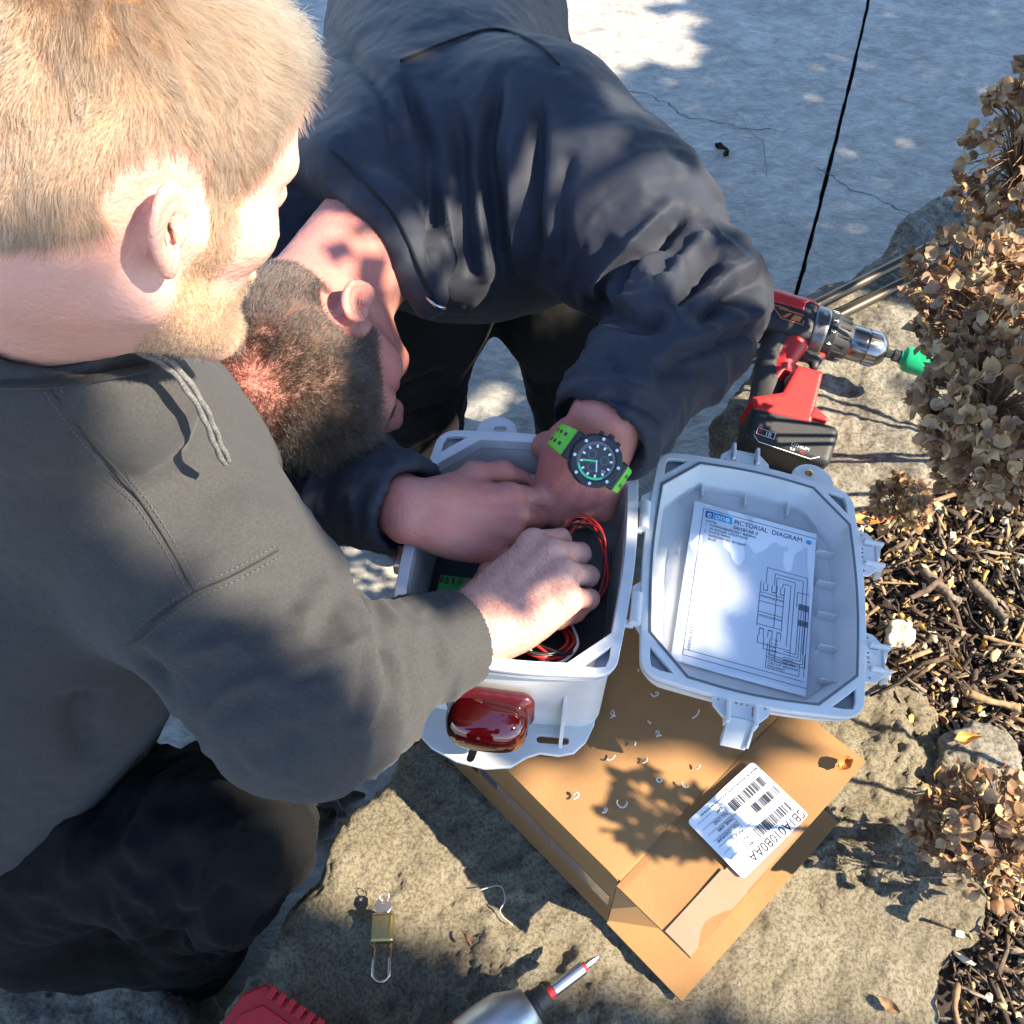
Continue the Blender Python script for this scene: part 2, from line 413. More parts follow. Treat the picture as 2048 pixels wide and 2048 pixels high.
M_rock2 = stone_mat('grey_boulder', ((0.15, 0.135, 0.115), (0.29, 0.265, 0.215), (0.42, 0.39, 0.325)), 17, 0.9, 190)
PZ = -0.45

g = empty('ground'); tag(g, kind='structure')
bm = bmesh.new(); bx(bm, (-60, -60, PZ - 0.3), (60, 60, PZ - 0.05)); bm_obj('soil', bm, M_joint, g)
patio = empty('patio'); tag(patio, kind='structure')
JA, JB = G(1730, 0, PZ)[:2], G(1560, 600, PZ)[:2]; jd = norm(JB - JA); jn = np.array([jd[1], -jd[0]])     # jn: towards +x?
if jn[0] < 0: jn = -jn
def slab(name, side):
    # fine edge along the joint so that it is slightly ragged
    t = np.concatenate([np.linspace(-40, -1.2, 14), np.linspace(-1.15, 2.2, 190), np.linspace(2.3, 40, 14)])
    e3 = np.zeros((len(t), 3)); e3[:, 0] = t
    wob = 0.0045 + 0.0016 * fbm(e3, 22, 3, 5 + (side > 0)) + 0.010 * 0
    curve = 0.03 * np.sin((t + 0.4) * 0.9) * (np.abs(t) < 3)
    edge = JA + np.outer(t, jd) + np.outer(side * np.maximum(wob, 0.002) + curve, jn)
    far = [tuple(JA + jd * 40 + jn * side * 40), tuple(JA - jd * 40 + jn * side * 40)]
    pts = [tuple(e) for e in edge] + far
    if side > 0: pts = pts[::-1]
    return prism(name, pts, PZ - 0.06, PZ, M_patio, patio)
slab('slab', -1); slab('slab', 1)
M_crack = mat('crack_line', (0.06, 0.055, 0.05), 0.95)
def crack(pts, w=0.0022, seed=0):
    p = np.array([G(x, y, PZ) for x, y in pts]); out = []
    for i in range(len(p) - 1):
        for t in np.linspace(0, 1, 14, endpoint=False): out.append(p[i] * (1 - t) + p[i + 1] * t)
    out = np.array(out); n = fbm(out, 30, 3, seed) * 0.012; out[:, 0] += n * 0.4; out[:, 1] += n
    d = np.gradient(out, axis=0); d /= np.linalg.norm(d, axis=1)[:, None]; s = np.stack([-d[:, 1], d[:, 0], 0 * d[:, 0]], 1)
    ww = (w * (0.35 + np.abs(fbm(out, 60, 2, seed + 3))))[:, None]
    a = out + s * ww; b = out - s * ww; a[:, 2] = b[:, 2] = PZ + 0.0012
    V = np.concatenate([a, b]); k = len(a)
    obj_np('crack', V, [(i, k + i, k + i + 1, i + 1) for i in range(k - 1)], M_crack, patio, False)
crack([(1225, 180), (1300, 190), (1380, 235), (1480, 255), (1580, 262)], 0.0015, 1)
crack([(1630, 335), (1700, 375), (1770, 400), (1850, 448)], 0.0015, 2)
crack([(1470, 225), (1525, 285), (1535, 360)], 0.0008, 3)
crack([(330, 806), (420, 818), (470, 822)], 0.004, 4)

# ------------------------------------------------------------------ stones
def rock(name, poly, ztop, zbot, m, seed, h=0.0036, rnd=0.022, amp=0.010, slope=(0, 0, 0), label='', crumble=0.0):
    poly = [tuple(p) for p in poly]; pa = np.array(poly); lo = [*(pa.min(0) - 0.06), zbot - 0.03]; hi = [*(pa.max(0) + 0.06), ztop + 0.09]
    def f(p):
        d2 = d_poly(p, poly) + rnd + 0.018 * fbm(p * [1, 1, 0.35], 9, 3, seed)
        zt = ztop + slope[0] * (p[:, 0] - slope[2]) + slope[1] * p[:, 1] * 0
        dz = np.maximum(p[:, 2] - zt, zbot - p[:, 2]) + rnd
        return np.sqrt(np.maximum(d2, 0) ** 2 + np.maximum(dz, 0) ** 2) + np.minimum(np.maximum(d2, dz), 0) - rnd
    def disp(v, n):
        d = amp * fbm(v, 7, 4, seed + 9) * 0.7 + 0.0042 * fbm(v, 45, 3, seed + 4) + .0016 * fbm(v, 130, 2, seed + 5, ridged=True)
        if crumble:
            w = np.clip(fbm(v, 5, 2, seed + 2) * 2 + crumble, 0, 1)
            s = fbm(v * [1, 1, 1], 19, 4, seed + 7, .6); st = np.round(s * 2.5) / 2.5
            d = d + w * (0.0105 * (st * 0.75 + s * 0.25) + 0.0030 * fbm(v, 95, 2, seed + 6, ridged=True))
        k = np.clip(fbm(v, 33, 2, seed + 12) - 0.55, 0, 1); d = d - 0.010 * k          # pits
        return d
    o = obj_sdf(name, f, lo, hi, h, m, None, disp, 0.04); tag(o, label, 'stone'); return o
rockA = [G(790, 1548, 0)[:2], G(690, 1640, 0)[:2], G(600, 1765, 0)[:2], G(500, 1890, 0)[:2], G(430, 1990, 0)[:2], (-0.33, 0.10), (-0.2, -0.2), (0.2, -0.26), (0.36, 0.0),
         G(1885, 2060, 0)[:2], G(1905, 1960, 0)[:2], G(1935, 1870, 0)[:2], G(1960, 1790, 0)[:2], G(1945, 1660, 0)[:2], G(1900, 1500, 0)[:2], G(1830, 1390, 0)[:2], G(1750, 1320, 0)[:2],
         (0.37, 0.66), (0.27, 0.745), (0.1, 0.70), (-0.06, 0.62), (-0.13, 0.53)]
rock("limestone_block", rockA, -0.007, PZ + 0.0, M_rock, 21, rnd=0.02, amp=0.008, label='broad flat buff limestone block under the cardboard box', crumble=0.35)
rockB = [(0.30, 0.80), G(1420, 830, 0)[:2], G(1500, 730, 0)[:2], G(1590, 640, 0)[:2], G(1720, 520, 0)[:2], G(1870, 395, 0)[:2], (0.95, 1.55), (1.15, 1.35), (1.0, 1.05), (0.72, 0.90), (0.52, 0.83), (0.40, 0.765)]
rock('grey_boulder', rockB, 0.005, PZ, M_rock2, 33, rnd=0.03, amp=0.010, label='speckled grey stone with dappled sun under the cordless drill')
rockC = [G(1905, 1470, .02)[:2], G(1950, 1440, .02)[:2], G(2030, 1470, .02)[:2], G(2075, 1560, .02)[:2], G(2060, 1640, .02)[:2], G(1960, 1590, .02)[:2], G(1915, 1530, .02)[:2]]
rock('pale_stone', rockC, 0.022, -0.1, M_rock2, 45, h=0.003, rnd=0.02, amp=0.006, label='small pale rounded stone at the mulch edge beside the big block')
rockD = [(-0.72, 0.32), (-0.55, 0.335), (-0.40, 0.30), (-0.36, 0.22), (-0.42, 0.1), (-0.8, 0.1)]
rock('rough_pale_rock', rockD, -0.20, PZ, M_rock2, 57, h=0.005, rnd=0.03, amp=0.02, label='pale grey rough stone low in the bottom left corner', crumble=0.2)

# ------------------------------------------------------------------ planting bed
bed = empty('planting_bed'); tag(bed, kind='structure')
nx, ny = 130, 170
xs = np.linspace(0.30, 2.6, nx); ys = np.linspace(-1.0, 1.75, ny); X, Y = np.meshgrid(xs, ys, indexing='ij')
vb = np.stack([X.ravel(), Y.ravel(), 0 * X.ravel()], 1); vb[:, 2] = -0.035 + 0.012 * fbm(vb, 6, 4, 3)
idx = np.arange(nx * ny).reshape(nx, ny); fb = np.stack([idx[:-1, :-1], idx[1:, :-1], idx[1:, 1:], idx[:-1, 1:]], -1).reshape(-1, 4)
keep = ~((vb[fb[:, 0], 1] > 0.95 + (vb[fb[:, 0], 0] - 0.55) * 0.75) & (vb[fb[:, 0], 0] < 1.25))
obj_np('soil', vb, fb[keep], M_soil, bed)
def chip_field(name, n, region, zf, lr, wr, tr, mats, seed, parent, tilt=0.35, curl=0.0):
    """n little splinters of wood / leaf joined into one part"""
    r = np.random.default_rng(seed); V, Fq, MI = [], [], []
    base = np.array([(x, y, z) for x in (-1, 0, 1) for y in (-1, 1) for z in (-1, 1)], float)   # 12 verts
    qs = []
    for s in (0, 1):
        a, b = s * 4, s * 4 + 4
        qs += [(a, b, b + 1, a + 1), (a + 2, a + 3, b + 3, b + 2), (a, a + 2, b + 2, b), (a + 1, b + 1, b + 3, a + 3)]
    qs += [(0, 1, 3, 2), (8, 10, 11, 9)]; qs = np.array(qs)
    k = 0
    while k < n:
        x, y = region(r); L = r.uniform(*lr) * (0.5 + r.random() ** 2); W = r.uniform(*wr); T = r.uniform(*tr)
        p = base * [L / 2, W / 2, T / 2]
        p[:, 1] *= 1 - 0.45 * np.abs(base[:, 0]) * r.random(); p[4:8, 2] += r.normal(0, curl * L) + r.normal(0, 0.06 * L); p[4:8, 1] += r.normal(0, .06 * L)
        p += r.normal(0, 0.0006, p.shape)
        a = r.uniform(0, 2 * math.pi); R = np.array(Matrix.Rotation(a, 3, 'Z') @ Matrix.Rotation(r.normal(0, tilt), 3, 'Y') @ Matrix.Rotation(r.normal(0, tilt * 1.6), 3, 'X'))
        V.append(p @ R.T + [x, y, zf(x, y, r)]); Fq.append(qs + 12 * k); MI.append(np.full(len(qs), r.integers(len(mats)))); k += 1
    o = obj_np(name, np.concatenate(V), np.concatenate(Fq), mats, parent, False)
    o.data.polygons.foreach_set('material_index', np.concatenate(MI).astype(np.int32)); return o
M_chips = [mat('bark_dark', (0.028, 0.018, 0.012), 0.85, var=0.4, vscale=150, bump=.6), mat('bark_brown', (0.075, 0.048, 0.03), 0.85, var=0.4, vscale=150, bump=.6),
           mat('bark_grey', (0.16, 0.125, 0.09), 0.9, var=0.35, vscale=150, bump=.6), mat('bark_tan', (0.26, 0.17, 0.085), 0.85, var=0.35, vscale=150)]
M_litter = [mat('litter_tan', (0.42, 0.28, 0.12), 0.7, var=0.3, vscale=90), mat('litter_gold', (0.45, 0.26, 0.06), 0.6, var=0.3, vscale=90), mat('litter_pale', (0.55, 0.46, 0.30), 0.8, var=.2, vscale=90)]
def bed_region(r):
    while True:
        x, y = r.uniform(0.36, 1.0), r.uniform(-0.15, 1.05)
        if y > 0.8 + (x - 0.45) * 0.45: continue
        if x < 0.44 and y < 0.55: continue
        return x, y
o = chip_field('mulch', 15000, bed_region, lambda x, y, r: -0.030 + abs(r.normal(0, 0.012)), (0.008, 0.060), (0.0012, 0.0065), (0.0006, 0.0022), [M_chips[0], M_chips[1], M_chips[1], M_chips[2], M_chips[0], M_chips[3]], 5, None)
tag(o, 'dark shredded bark mulch covering the planting bed', 'mulch', kind='stuff')
o = chip_field('dry_litter', 1300, bed_region, lambda x, y, r: -0.012 + abs(r.normal(0, 0.010)), (0.006, 0.016), (0.004, 0.011), (0.0005, 0.001), M_litter, 6, None, 0.7, 0.15)
tag(o, 'scattered dry petals and leaf bits over the mulch', 'leaf litter', kind='stuff')
# ================================================================== CARDBOARD BOX
M_card = mat('cardboard', (0.265, 0.142, 0.058), 0.85, var=0.16, vscale=7, bump=0.2, bscale=500, spec=0.25)
M_cardin = mat('cardboard_inside', (0.30, 0.165, 0.065), 0.85, var=0.08, vscale=12)
M_tape = mat('clear_tape', (0.30, 0.185, 0.12), 0.18, var=0.05, vscale=30, coat=0.6)
M_ink = mat('black_ink', (0.012, 0.012, 0.016), 0.55)
M_inkb = mat('faded_ink', (0.05, 0.055, 0.085), 0.5)
M_paper = mat('white_paper', (0.78, 0.79, 0.80), 0.45, var=0.02)
BH = 0.14
bc = G(1237, 1762, BH); ba = norm(np.array([0.692, -0.722, 0])); bb = np.array([-ba[1], ba[0], 0])
BL, BW, FL = 0.355, 0.250, 0.088
BM = frame((bc[0], bc[1], 0), ba, bb, (0, 0, 1))              # local x: along the box towards the open end, y: across, z: up; origin at the near top corner
carton = empty('cardboard_box', tuple(bc[:2]) + (0.0,)); carton.matrix_world = Matrix.Translation((bc[0], bc[1], 0)); bpy.context.view_layer.update()
tag(carton, 'brown corrugated carton lying on the stone with its end flaps open', 'box')
def cpart(name, lo, hi, m, bevel=0.0006, M=None): 
    o = box(name, lo, hi, m, None, (BM if M is None else BM @ M), bevel); o.parent = carton; o.matrix_parent_inverse = carton.matrix_world.inverted(); return o
T = 0.0035
def wavy_sheet(name, x0, x1, y0, y1, z, th, m, dz, seed, M=None):
    n1, n2 = 40, 26; X, Y = np.meshgrid(np.linspace(x0, x1, n1), np.linspace(y0, y1, n2), indexing='ij')
    Z = z + dz(X, Y); pts = np.stack([X, Y, Z], -1).reshape(-1, 3); pts[:, 2] += 0.0011 * fbm(pts, 12, 3, seed)
    # ragged free edge
    bot = pts.copy(); bot[:, 2] -= th; V = np.concatenate([pts, bot]); N = n1 * n2
    idx = np.arange(N).reshape(n1, n2); F = np.stack([idx[:-1, :-1], idx[1:, :-1], idx[1:, 1:], idx[:-1, 1:]], -1).reshape(-1, 4)
    Fa = [F, F[:, ::-1] + N]
    for line, flip in ((idx[0], 0), (idx[-1], 1), (idx[:, 0], 1), (idx[:, -1], 0)):
        q = np.stack([line[:-1], line[1:], line[1:] + N, line[:-1] + N], 1); Fa.append(q if flip == 0 else q[:, ::-1])
    Mw = BM if M is None else BM @ M
    V = np.array([Mw @ Vector(p) for p in V])
    o = obj_np(name, V, np.concatenate(Fa), m, None, True); sharp(o, 40); o.parent = carton; o.matrix_parent_inverse = carton.matrix_world.inverted(); return o
wavy_sheet('top_panel', -BL, -0.0015, 0, BW, BH, T, M_card, lambda x, y: 0.0018 * np.sin(x * 9) * np.sin(y / BW * math.pi) - 0.0012 * np.exp(-((x + .0015) / .004) ** 2), 1)
wavy_sheet('top_flap', 0.0015, FL, -0.004, BW + 0.004, BH - 0.0008, T, M_card, lambda x, y: 0.004 * (x / FL) ** 2 + 0.0014 * np.sin(y * 30) * x / FL - 0.0012 * np.exp(-((x - .0015) / .004) ** 2), 2)
cpart('crease', (-0.0022, 0.002, BH - 0.0045), (0.0022, BW - 0.002, BH - 0.0026), M_cardin, 0)
cpart('bottom_panel', (-BL, 0, 0.004), (0, BW, 0.004 + T), M_cardin)
wavy_sheet('bottom_flap', 0.0005, FL + 0.012, -0.002, BW + 0.002, 0.0075, T, M_card, lambda x, y: -0.004 * (x / FL) + 0.001 * np.sin(y * 25), 3)
cpart('side_panel', (-BL, 0, 0.0075), (-0.001, T, BH - T - 0.0004), M_card)
cpart('side_panel', (-BL, BW - T, 0.0075), (-0.001, BW, BH - T - 0.0004), M_card)
cpart('end_panel', (-BL, T, 0.0075), (-BL + T, BW - T, BH - T - 0.0004), M_cardin)
# small inner side flaps folded at the opening
cpart('side_flap', (0, 0, 0.009), (0.062, T, BH - T - 0.003), M_cardin, M=Matrix.Translation((0, 0.0, 0)) @ Matrix.Rotation(math.radians(38), 4, 'Z'))
cpart('side_flap', (0, -T, 0.009), (0.062, 0, BH - T - 0.003), M_cardin, M=Matrix.Translation((0.0, BW, 0)) @ Matrix.Rotation(math.radians(-10), 4, 'Z'))
cpart('tape_strip', (FL - 0.030, -0.0035, BH + 0.0030), (FL - 0.001, 0.075, BH + 0.0042), M_tape, 0)
cpart('tape_strip', (FL - 0.028, 0.02, BH + 0.0022), (FL - 0.002, 0.16, BH + 0.0034), M_tape, 0)
cpart('tape_strip', (-0.16, -0.0008, 0.055), (-0.004, -0.0002, 0.082), M_tape, 0)
SM = BM @ frame((0, -0.0003, 0), (1, 0, 0), (0, 0, 1), (0, -1, 0))
def cattach(o): o.parent = carton; o.matrix_parent_inverse = carton.matrix_world.inverted(); return o
cattach(quads2d('printed_mark', [(-0.305, .052, -.288, .112), (-.288, .098, -.262, .112), (-.288, .052, -.262, .066), (-.25, .052, -.234, .112), (-.234, .075, -.218, .09), (-.205, .052, -.19, .112)], SM, M_ink, None))
cattach(quads2d('printed_stripe', [(-.185, .06, -.09, .078)], SM, M_inkb, None))
# shipping label on the top flap / panel
LC = [G(*p, BH + .001) for p in ((1372, 1648), (1507, 1532), (1622, 1638), (1484, 1763))]
lx = norm(LC[3] - LC[0]); ly = norm(np.cross([0, 0, 1], lx)); LW, LH = np.linalg.norm(LC[3] - LC[0]), np.linalg.norm(LC[1] - LC[0])
# reading direction of the photo: text runs from lower right corner upwards to the left; x axis = towards LC2 -> ... see below
LM = frame(LC[0] + [0, 0, .0062], lx, ly, (0, 0, 1))
def rrect(x0, y0, x1, y1, r, n=5):
    out = []
    for cx, cy, a0 in ((x1 - r, y1 - r, 0), (x0 + r, y1 - r, 90), (x0 + r, y0 + r, 180), (x1 - r, y0 + r, 270)):
        out += [(cx + r * math.cos(math.radians(a0 + 90 * k / n)), cy + r * math.sin(math.radians(a0 + 90 * k / n))) for k in range(n + 1)]
    return out
lab = cattach(prism('shipping_label', rrect(0, 0, LW, LH, 0.004), -0.0002, 0.0004, M_paper, None, LM)); lab['label'] = 'white shipping label with barcodes'
def lattach(o): o.parent = lab; o.matrix_parent_inverse = lab.matrix_world.inverted(); return o
bpy.context.view_layer.update()
# text frame: origin at LC[2] corner (part number side), x runs towards LC[3] and then the reader is on the far side
tx = norm(LC[3] - LC[2]); ty = norm(np.cross([0, 0, 1], tx))
TM = frame(LC[2] + [0, 0, .0070], tx, ty, (0, 0, 1)); TW, TH = np.linalg.norm(LC[3] - LC[2]), -np.dot(LC[1] - LC[2], ty) * -1
sgn = 1 if np.dot(LC[1] - LC[2], ty) > 0 else -1
def tl(x, y, M0=TM): return M0 @ Matrix.Translation((x, y, 0))
lattach(text('part_number', 'SB1A010B0AA', 0.0125, tl(0.004, 0.0035 if sgn > 0 else -0.0125), M_ink, None, 0.0001, sx=0.92))
rr = random.Random(3)
def barcode(x0, y0, x1, y1):
    out, x = [], x0
    while x < x1:
        w = rr.choice((.0004, .0004, .0008, .0012)); out.append((x, y0, min(x + w, x1), y1)); x += w + rr.choice((.0004, .0006, .001))
    return out
s_ = sgn
bars = barcode(.008, s_ * .016, .052, s_ * .026) + barcode(.006, s_ * .034, .038, s_ * .043) + barcode(.010, s_ * .048, .054, s_ * .058)
lattach(quads2d('barcode', bars, TM, M_ink, None, .0001))
W_, H_ = TW, np.linalg.norm(LC[1] - LC[2])
ln = [(.003, s_ * .0145, W_ - .003, s_ * .0148), (.003, s_ * .031, .058, s_ * .0313), (.003, s_ * .046, .058, s_ * .0463), (.058, s_ * .0145, .0583, s_ * (H_ - .012)), (.003, s_ * .061, .058, s_ * .0613)]
for k in range(7): ln.append((.058, s_ * (.020 + k * .0068), W_ - .003, s_ * (.0203 + k * .0068)))
ln += [(.072, s_ * .0145, .0722, s_ * .034)]
lattach(quads2d('ruled_line', ln, TM, M_ink, None, .0001))
for k, t in enumerate(('HERTZ', 'VOLTS', 'PHASE', 'FULL LOAD/PUMP', 'PANEL AMPS', 'FULL LOAD', 'AMPS')):
    lattach(text('small_print', t, .0042, tl(.0592, s_ * (.0162 + k * .0068) - (0 if s_ > 0 else .003)), M_ink, None, .0001, sx=.8))
tiny = []
for row in range(4):
    x = .006
    while x < W_ - .012:
        w = rr.uniform(.0006, .0022); y = s_ * (.0645 + row * .0028)
        if abs(y) < H_ - .003: tiny.append((x, y, x + w, y + s_ * .0011))
        x += w + rr.uniform(.0005, .0012)
lattach(quads2d('fine_print', tiny, TM, M_ink, None, .0001))

# ================================================================== ALARM PANEL ENCLOSURE (body and hinged lid)
M_grey = mat('grey_plastic', (0.57, 0.565, 0.55), 0.42, var=0.06, vscale=30, spec=0.5, sss=0.08, sss_r=(1, 1, 1), sss_s=0.003)
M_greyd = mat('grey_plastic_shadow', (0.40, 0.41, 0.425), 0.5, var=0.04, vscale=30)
M_gask = mat('gasket', (0.10, 0.11, 0.125), 0.6)
M_blackp = mat('black_panel', (0.012, 0.012, 0.014), 0.5, bump=.1)
M_back = mat('grey_backplate', (0.26, 0.25, 0.245), 0.6, var=.06)
M_wirer = mat('red_wire', (0.42, 0.02, 0.015), 0.35); M_wireb = mat('black_wire', (0.012, 0.012, 0.012), 0.35); M_wirew = mat('white_wire', (.7, .7, .68), .4)
M_brass = mat('brass', (0.62, 0.42, 0.13), 0.3, 1.0); M_steel = mat('steel', (0.55, 0.55, 0.56), 0.28, 1.0, bump=.05)
M_green = mat('green_terminal', (0.03, 0.28, 0.05), 0.4)
ER = math.radians(8.5)
eu = np.array([math.cos(ER), -math.sin(ER), 0]); ev = np.array([math.sin(ER), math.cos(ER), 0])
RZ = 0.280; EC = np.array([0.008, 0.560, RZ]); EW, EL = 0.103, 0.129        # half sizes of the rim
EM = frame(EC, eu, ev, (0, 0, 1))
encl = empty('alarm_panel'); encl.location = (EC[0], EC[1], BH); bpy.context.view_layer.update()
tag(encl, 'grey plastic alarm panel enclosure on the carton, its lid hinged open', 'alarm panel')
def att(o, par):
    o.parent = par; o.matrix_parent_inverse = par.matrix_world.inverted(); return o
def bowed(hw, hl, r, bow, n=9, seg=6):
    """rounded rectangle whose sides bulge outwards by bow"""
    out = []
    for (sx, sy), a0 in (((1, 1), 0), ((-1, 1), 90), ((-1, -1), 180), ((1, -1), 270)):
        cx, cy = sx * (hw - r), sy * (hl - r)
        out += [(cx + r * math.cos(math.radians(a0 + 90 * k / seg)), cy + r * math.sin(math.radians(a0 + 90 * k / seg))) for k in range(seg + 1)]
        # side after this corner
        if (sx, sy) == (1, 1): A, B, nrm = (hw - r, hl), (-(hw - r), hl), (0, 1)
        elif (sx, sy) == (-1, 1): A, B, nrm = (-hw, hl - r), (-hw, -(hl - r)), (-1, 0)
        elif (sx, sy) == (-1, -1): A, B, nrm = (-(hw - r), -hl), (hw - r, -hl), (0, -1)
        else: A, B, nrm = (hw, -(hl - r)), (hw, hl - r), (1, 0)
        for k in range(1, n):
            t = k / n; b = bow * math.sin(math.pi * t); out.append((A[0] + (B[0] - A[0]) * t + nrm[0] * b, A[1] + (B[1] - A[1]) * t + nrm[1] * b))
    return out
def octo(hw, hl, c, bow=0.004, n=8):
    pts = [(hw, hl - c), (hw - c, hl), (-(hw - c), hl), (-hw, hl - c), (-hw, -(hl - c)), (-(hw - c), -hl), (hw - c, -hl), (hw, -(hl - c))]
    nr = [None, (0, 1), None, (-1, 0), None, (0, -1), None, (1, 0)]; out = []
    for i in range(8):
        A, B = pts[i], pts[(i + 1) % 8]
        for k in range(n):
            t = k / n; b = bow * math.sin(math.pi * t) if nr[i] else 0
            out.append((A[0] + (B[0] - A[0]) * t + (nr[i][0] * b if nr[i] else 0), A[1] + (B[1] - A[1]) * t + (nr[i][1] * b if nr[i] else 0)))
    return out
def loft(name, rings, m, par, M, smooth=38, cap0=False, cap1=False):
    """rings: [(outline, z)] with equal point counts"""
    n = len(rings[0][0]); V = [M @ Vector((x, y, z)) for o_, z in rings for x, y in o_]
    Fc = [(i * n + k, i * n + (k + 1) % n, (i + 1) * n + (k + 1) % n, (i + 1) * n + k) for i in range(len(rings) - 1) for k in range(n)]
    bm = bmesh.new(); vs = [bm.verts.new(v) for v in V]
    for f in Fc: bm.faces.new([vs[i] for i in f])
    if cap0: bm.faces.new(vs[:n][::-1])
    if cap1: bm.faces.new(vs[-n:])
    o = bm_obj(name, bm, m, None); sharp(o, smooth); return att(o, par)
def tri_pocket(hw, hl, c, sx, sy, g1=0.006, g2=0.006):
    # triangle between the outer rounded corner and the inner chamfer
    a = (sx * (hw - g1), sy * (hl - c + 0.004)); b = (sx * (hw - c + 0.004), sy * (hl - g1)); k = (sx * (hw - g1 - .003), sy * (hl - g1 - .003))
    pts = [a, (sx * (hw - g1 - .0005), sy * (hl - g1 - .012)), k, (sx * (hw - g1 - .012), sy * (hl - g1 - .0005)), b]
    return pts
def shrink(pts, f): 
    c = np.mean(pts, 0); return [tuple(c + (np.array(p) - c) * f) for p in pts]
CH = 0.036
def rim_and_shell(par, M, depth, deep):
    outer = bowed(EW, EL, 0.022, 0.006); inner = octo(EW - .0085, EL - .0095, CH)
    pockets = [shrink(tri_pocket(EW - .001, EL - .001, CH, sx, sy), .86) for sx in (1, -1) for sy in (1, -1)]
    att(plate('rim', outer, [inner] + pockets, 0.005, M_grey, None, M, 0.0008), par)
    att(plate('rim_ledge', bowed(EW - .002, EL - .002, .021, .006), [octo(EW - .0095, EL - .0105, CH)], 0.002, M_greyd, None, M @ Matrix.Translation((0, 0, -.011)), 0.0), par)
    # outer wall
    w0, w1 = bowed(EW - .0025, EL - .0025, .021, .006), bowed(EW - .009, EL - .009, .022, .004)
    loft('shell', [(w0, -.004), (w0, -.016), (bowed(EW - .006, EL - .006, .021, .005), -.018), (w1, -depth)], M_grey, par, M, cap1=True)
    # inner wall and floor
    i0, i1 = octo(EW - .0086, EL - .0096, CH), octo(EW - .014, EL - .015, CH)
    i2 = octo(EW - .018, EL - .019, CH - .003)
    loft('liner', [(i0, -.001), (octo(EW - .0105, EL - .0115, CH), -depth * .45), (i1, -depth + .012), (i2, -depth + .0035)], M_grey, par, M, cap1=True)
    g1, g2 = octo(EW - .0075, EL - .0085, CH + .0005), octo(EW - .0052, EL - .0062, CH + .0015)
    att(plate('gasket', g2, [g1], .0008, M_gask, None, M @ Matrix.Translation((0, 0, .0007)), 0), par) if deep is False else None
rim_and_shell(encl, EM, RZ - BH - 0.012, True)
# mounting flange at the foot (towards the camera) and the round ear at the head
def arc(cx, cy, r, a0, a1, n=10): return [(cx + r * math.cos(math.radians(a0 + (a1 - a0) * k / n)), cy + r * math.sin(math.radians(a0 + (a1 - a0) * k / n))) for k in range(n + 1)]
def slot(cx, cy, L, r, ang):
    a = math.radians(ang); pts = arc(L / 2, 0, r, -90, 90, 6) + arc(-L / 2, 0, r, 90, 270, 6)
    return [(cx + x * math.cos(a) - y * math.sin(a), cy + x * math.sin(a) + y * math.cos(a)) for x, y in pts]
FZ = Matrix.Translation((0, 0, -(RZ - BH) + 0.013))
flange = [(-.094, -.095), (-.094, -.128), (-.082, -.146), (-.062, -.162), (-.036, -.172), (-.008, -.175), (.016, -.170), (.030, -.158), (.042, -.152), (.060, -.152), (.074, -.147), (.084, -.134), (.090, -.115), (.092, -.095)]
fl = att(plate('mounting_flange', flange, [slot(.052, -.137, .024, .0038, 4), slot(-.022, -.158, .018, .004, 80)], 0.005, M_grey, None, EM @ FZ, .001), encl)
ear = arc(-.045, EL + .012, .021, -20, 200, 14)
att(plate('mounting_ear', ear, [slot(-.042, EL + .016, .006, .0035, 10)], .004, M_grey, None, EM @ Matrix.Translation((0, 0, -.010)), .0008), encl)
for x in (.012, .060): # webs between wall and flange
    box_o = att(prism('web', [(-.095, 0), (-.145, 0), (-.128, .055), (-.118, .085), (-.118, 0)][:4], x - .0018, x + .0018, M_grey, None, EM @ FZ @ frame((0, 0, 0), (0, 1, 0), (0, 0, 1), (1, 0, 0)), .0006), encl)
# inside: back plate, black dead-front, ribs, brass post, terminal block, wires
ID = -(RZ - BH) + .020
def ein(name, lo, hi, m, bevel=.001): return att(box(name, lo, hi, m, None, EM, bevel), encl)
ein('backplate', (-.055, .0, ID), (.085, .100, ID + .012), M_back, .002)
ein('dead_front', (-.030, -.098, -.068), (.088, .012, -.064), M_blackp)
ein('dead_front_side', (-.090, -.09, -.085), (-.032, .03, -.081), M_blackp)
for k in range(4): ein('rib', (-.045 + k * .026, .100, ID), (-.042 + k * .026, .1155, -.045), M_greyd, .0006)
ein('ledge', (-.060, .098, -.047), (.07, .117, -.043), M_grey, .001)
pb = EM @ Vector((-.068, .094, -.05)); pt = EM @ Vector((-.068, .094, -.016))
ein('post_block', (-.082, .082, ID), (-.054, .110, -.048), M_greyd, .003)
o = lathe('standoff', [(0, .0001), (0, .0062), (.034, .0058), (.034, .004), (.028, .0038), (.028, .0001)], pb, pt, M_grey); att(o, encl)
o = lathe('brass_insert', [(.0285, .0001), (.0285, .0037), (.0345, .0037), (.0345, .0022), (.03, .0020), (.03, .0001)], pb, pt, M_brass); att(o, encl)
tbm = ein('terminal_block', (-.078, -.035, -.081), (-.030, -.012, -.055), M_green, .0012)
for k in range(8): att(box('screw_clamp', (-.077 + k * .0059, -.022, -.0549), (-.0735 + k * .0059, -.015, -.0535), M_steel, None, EM), encl)
rw = random.Random(11)
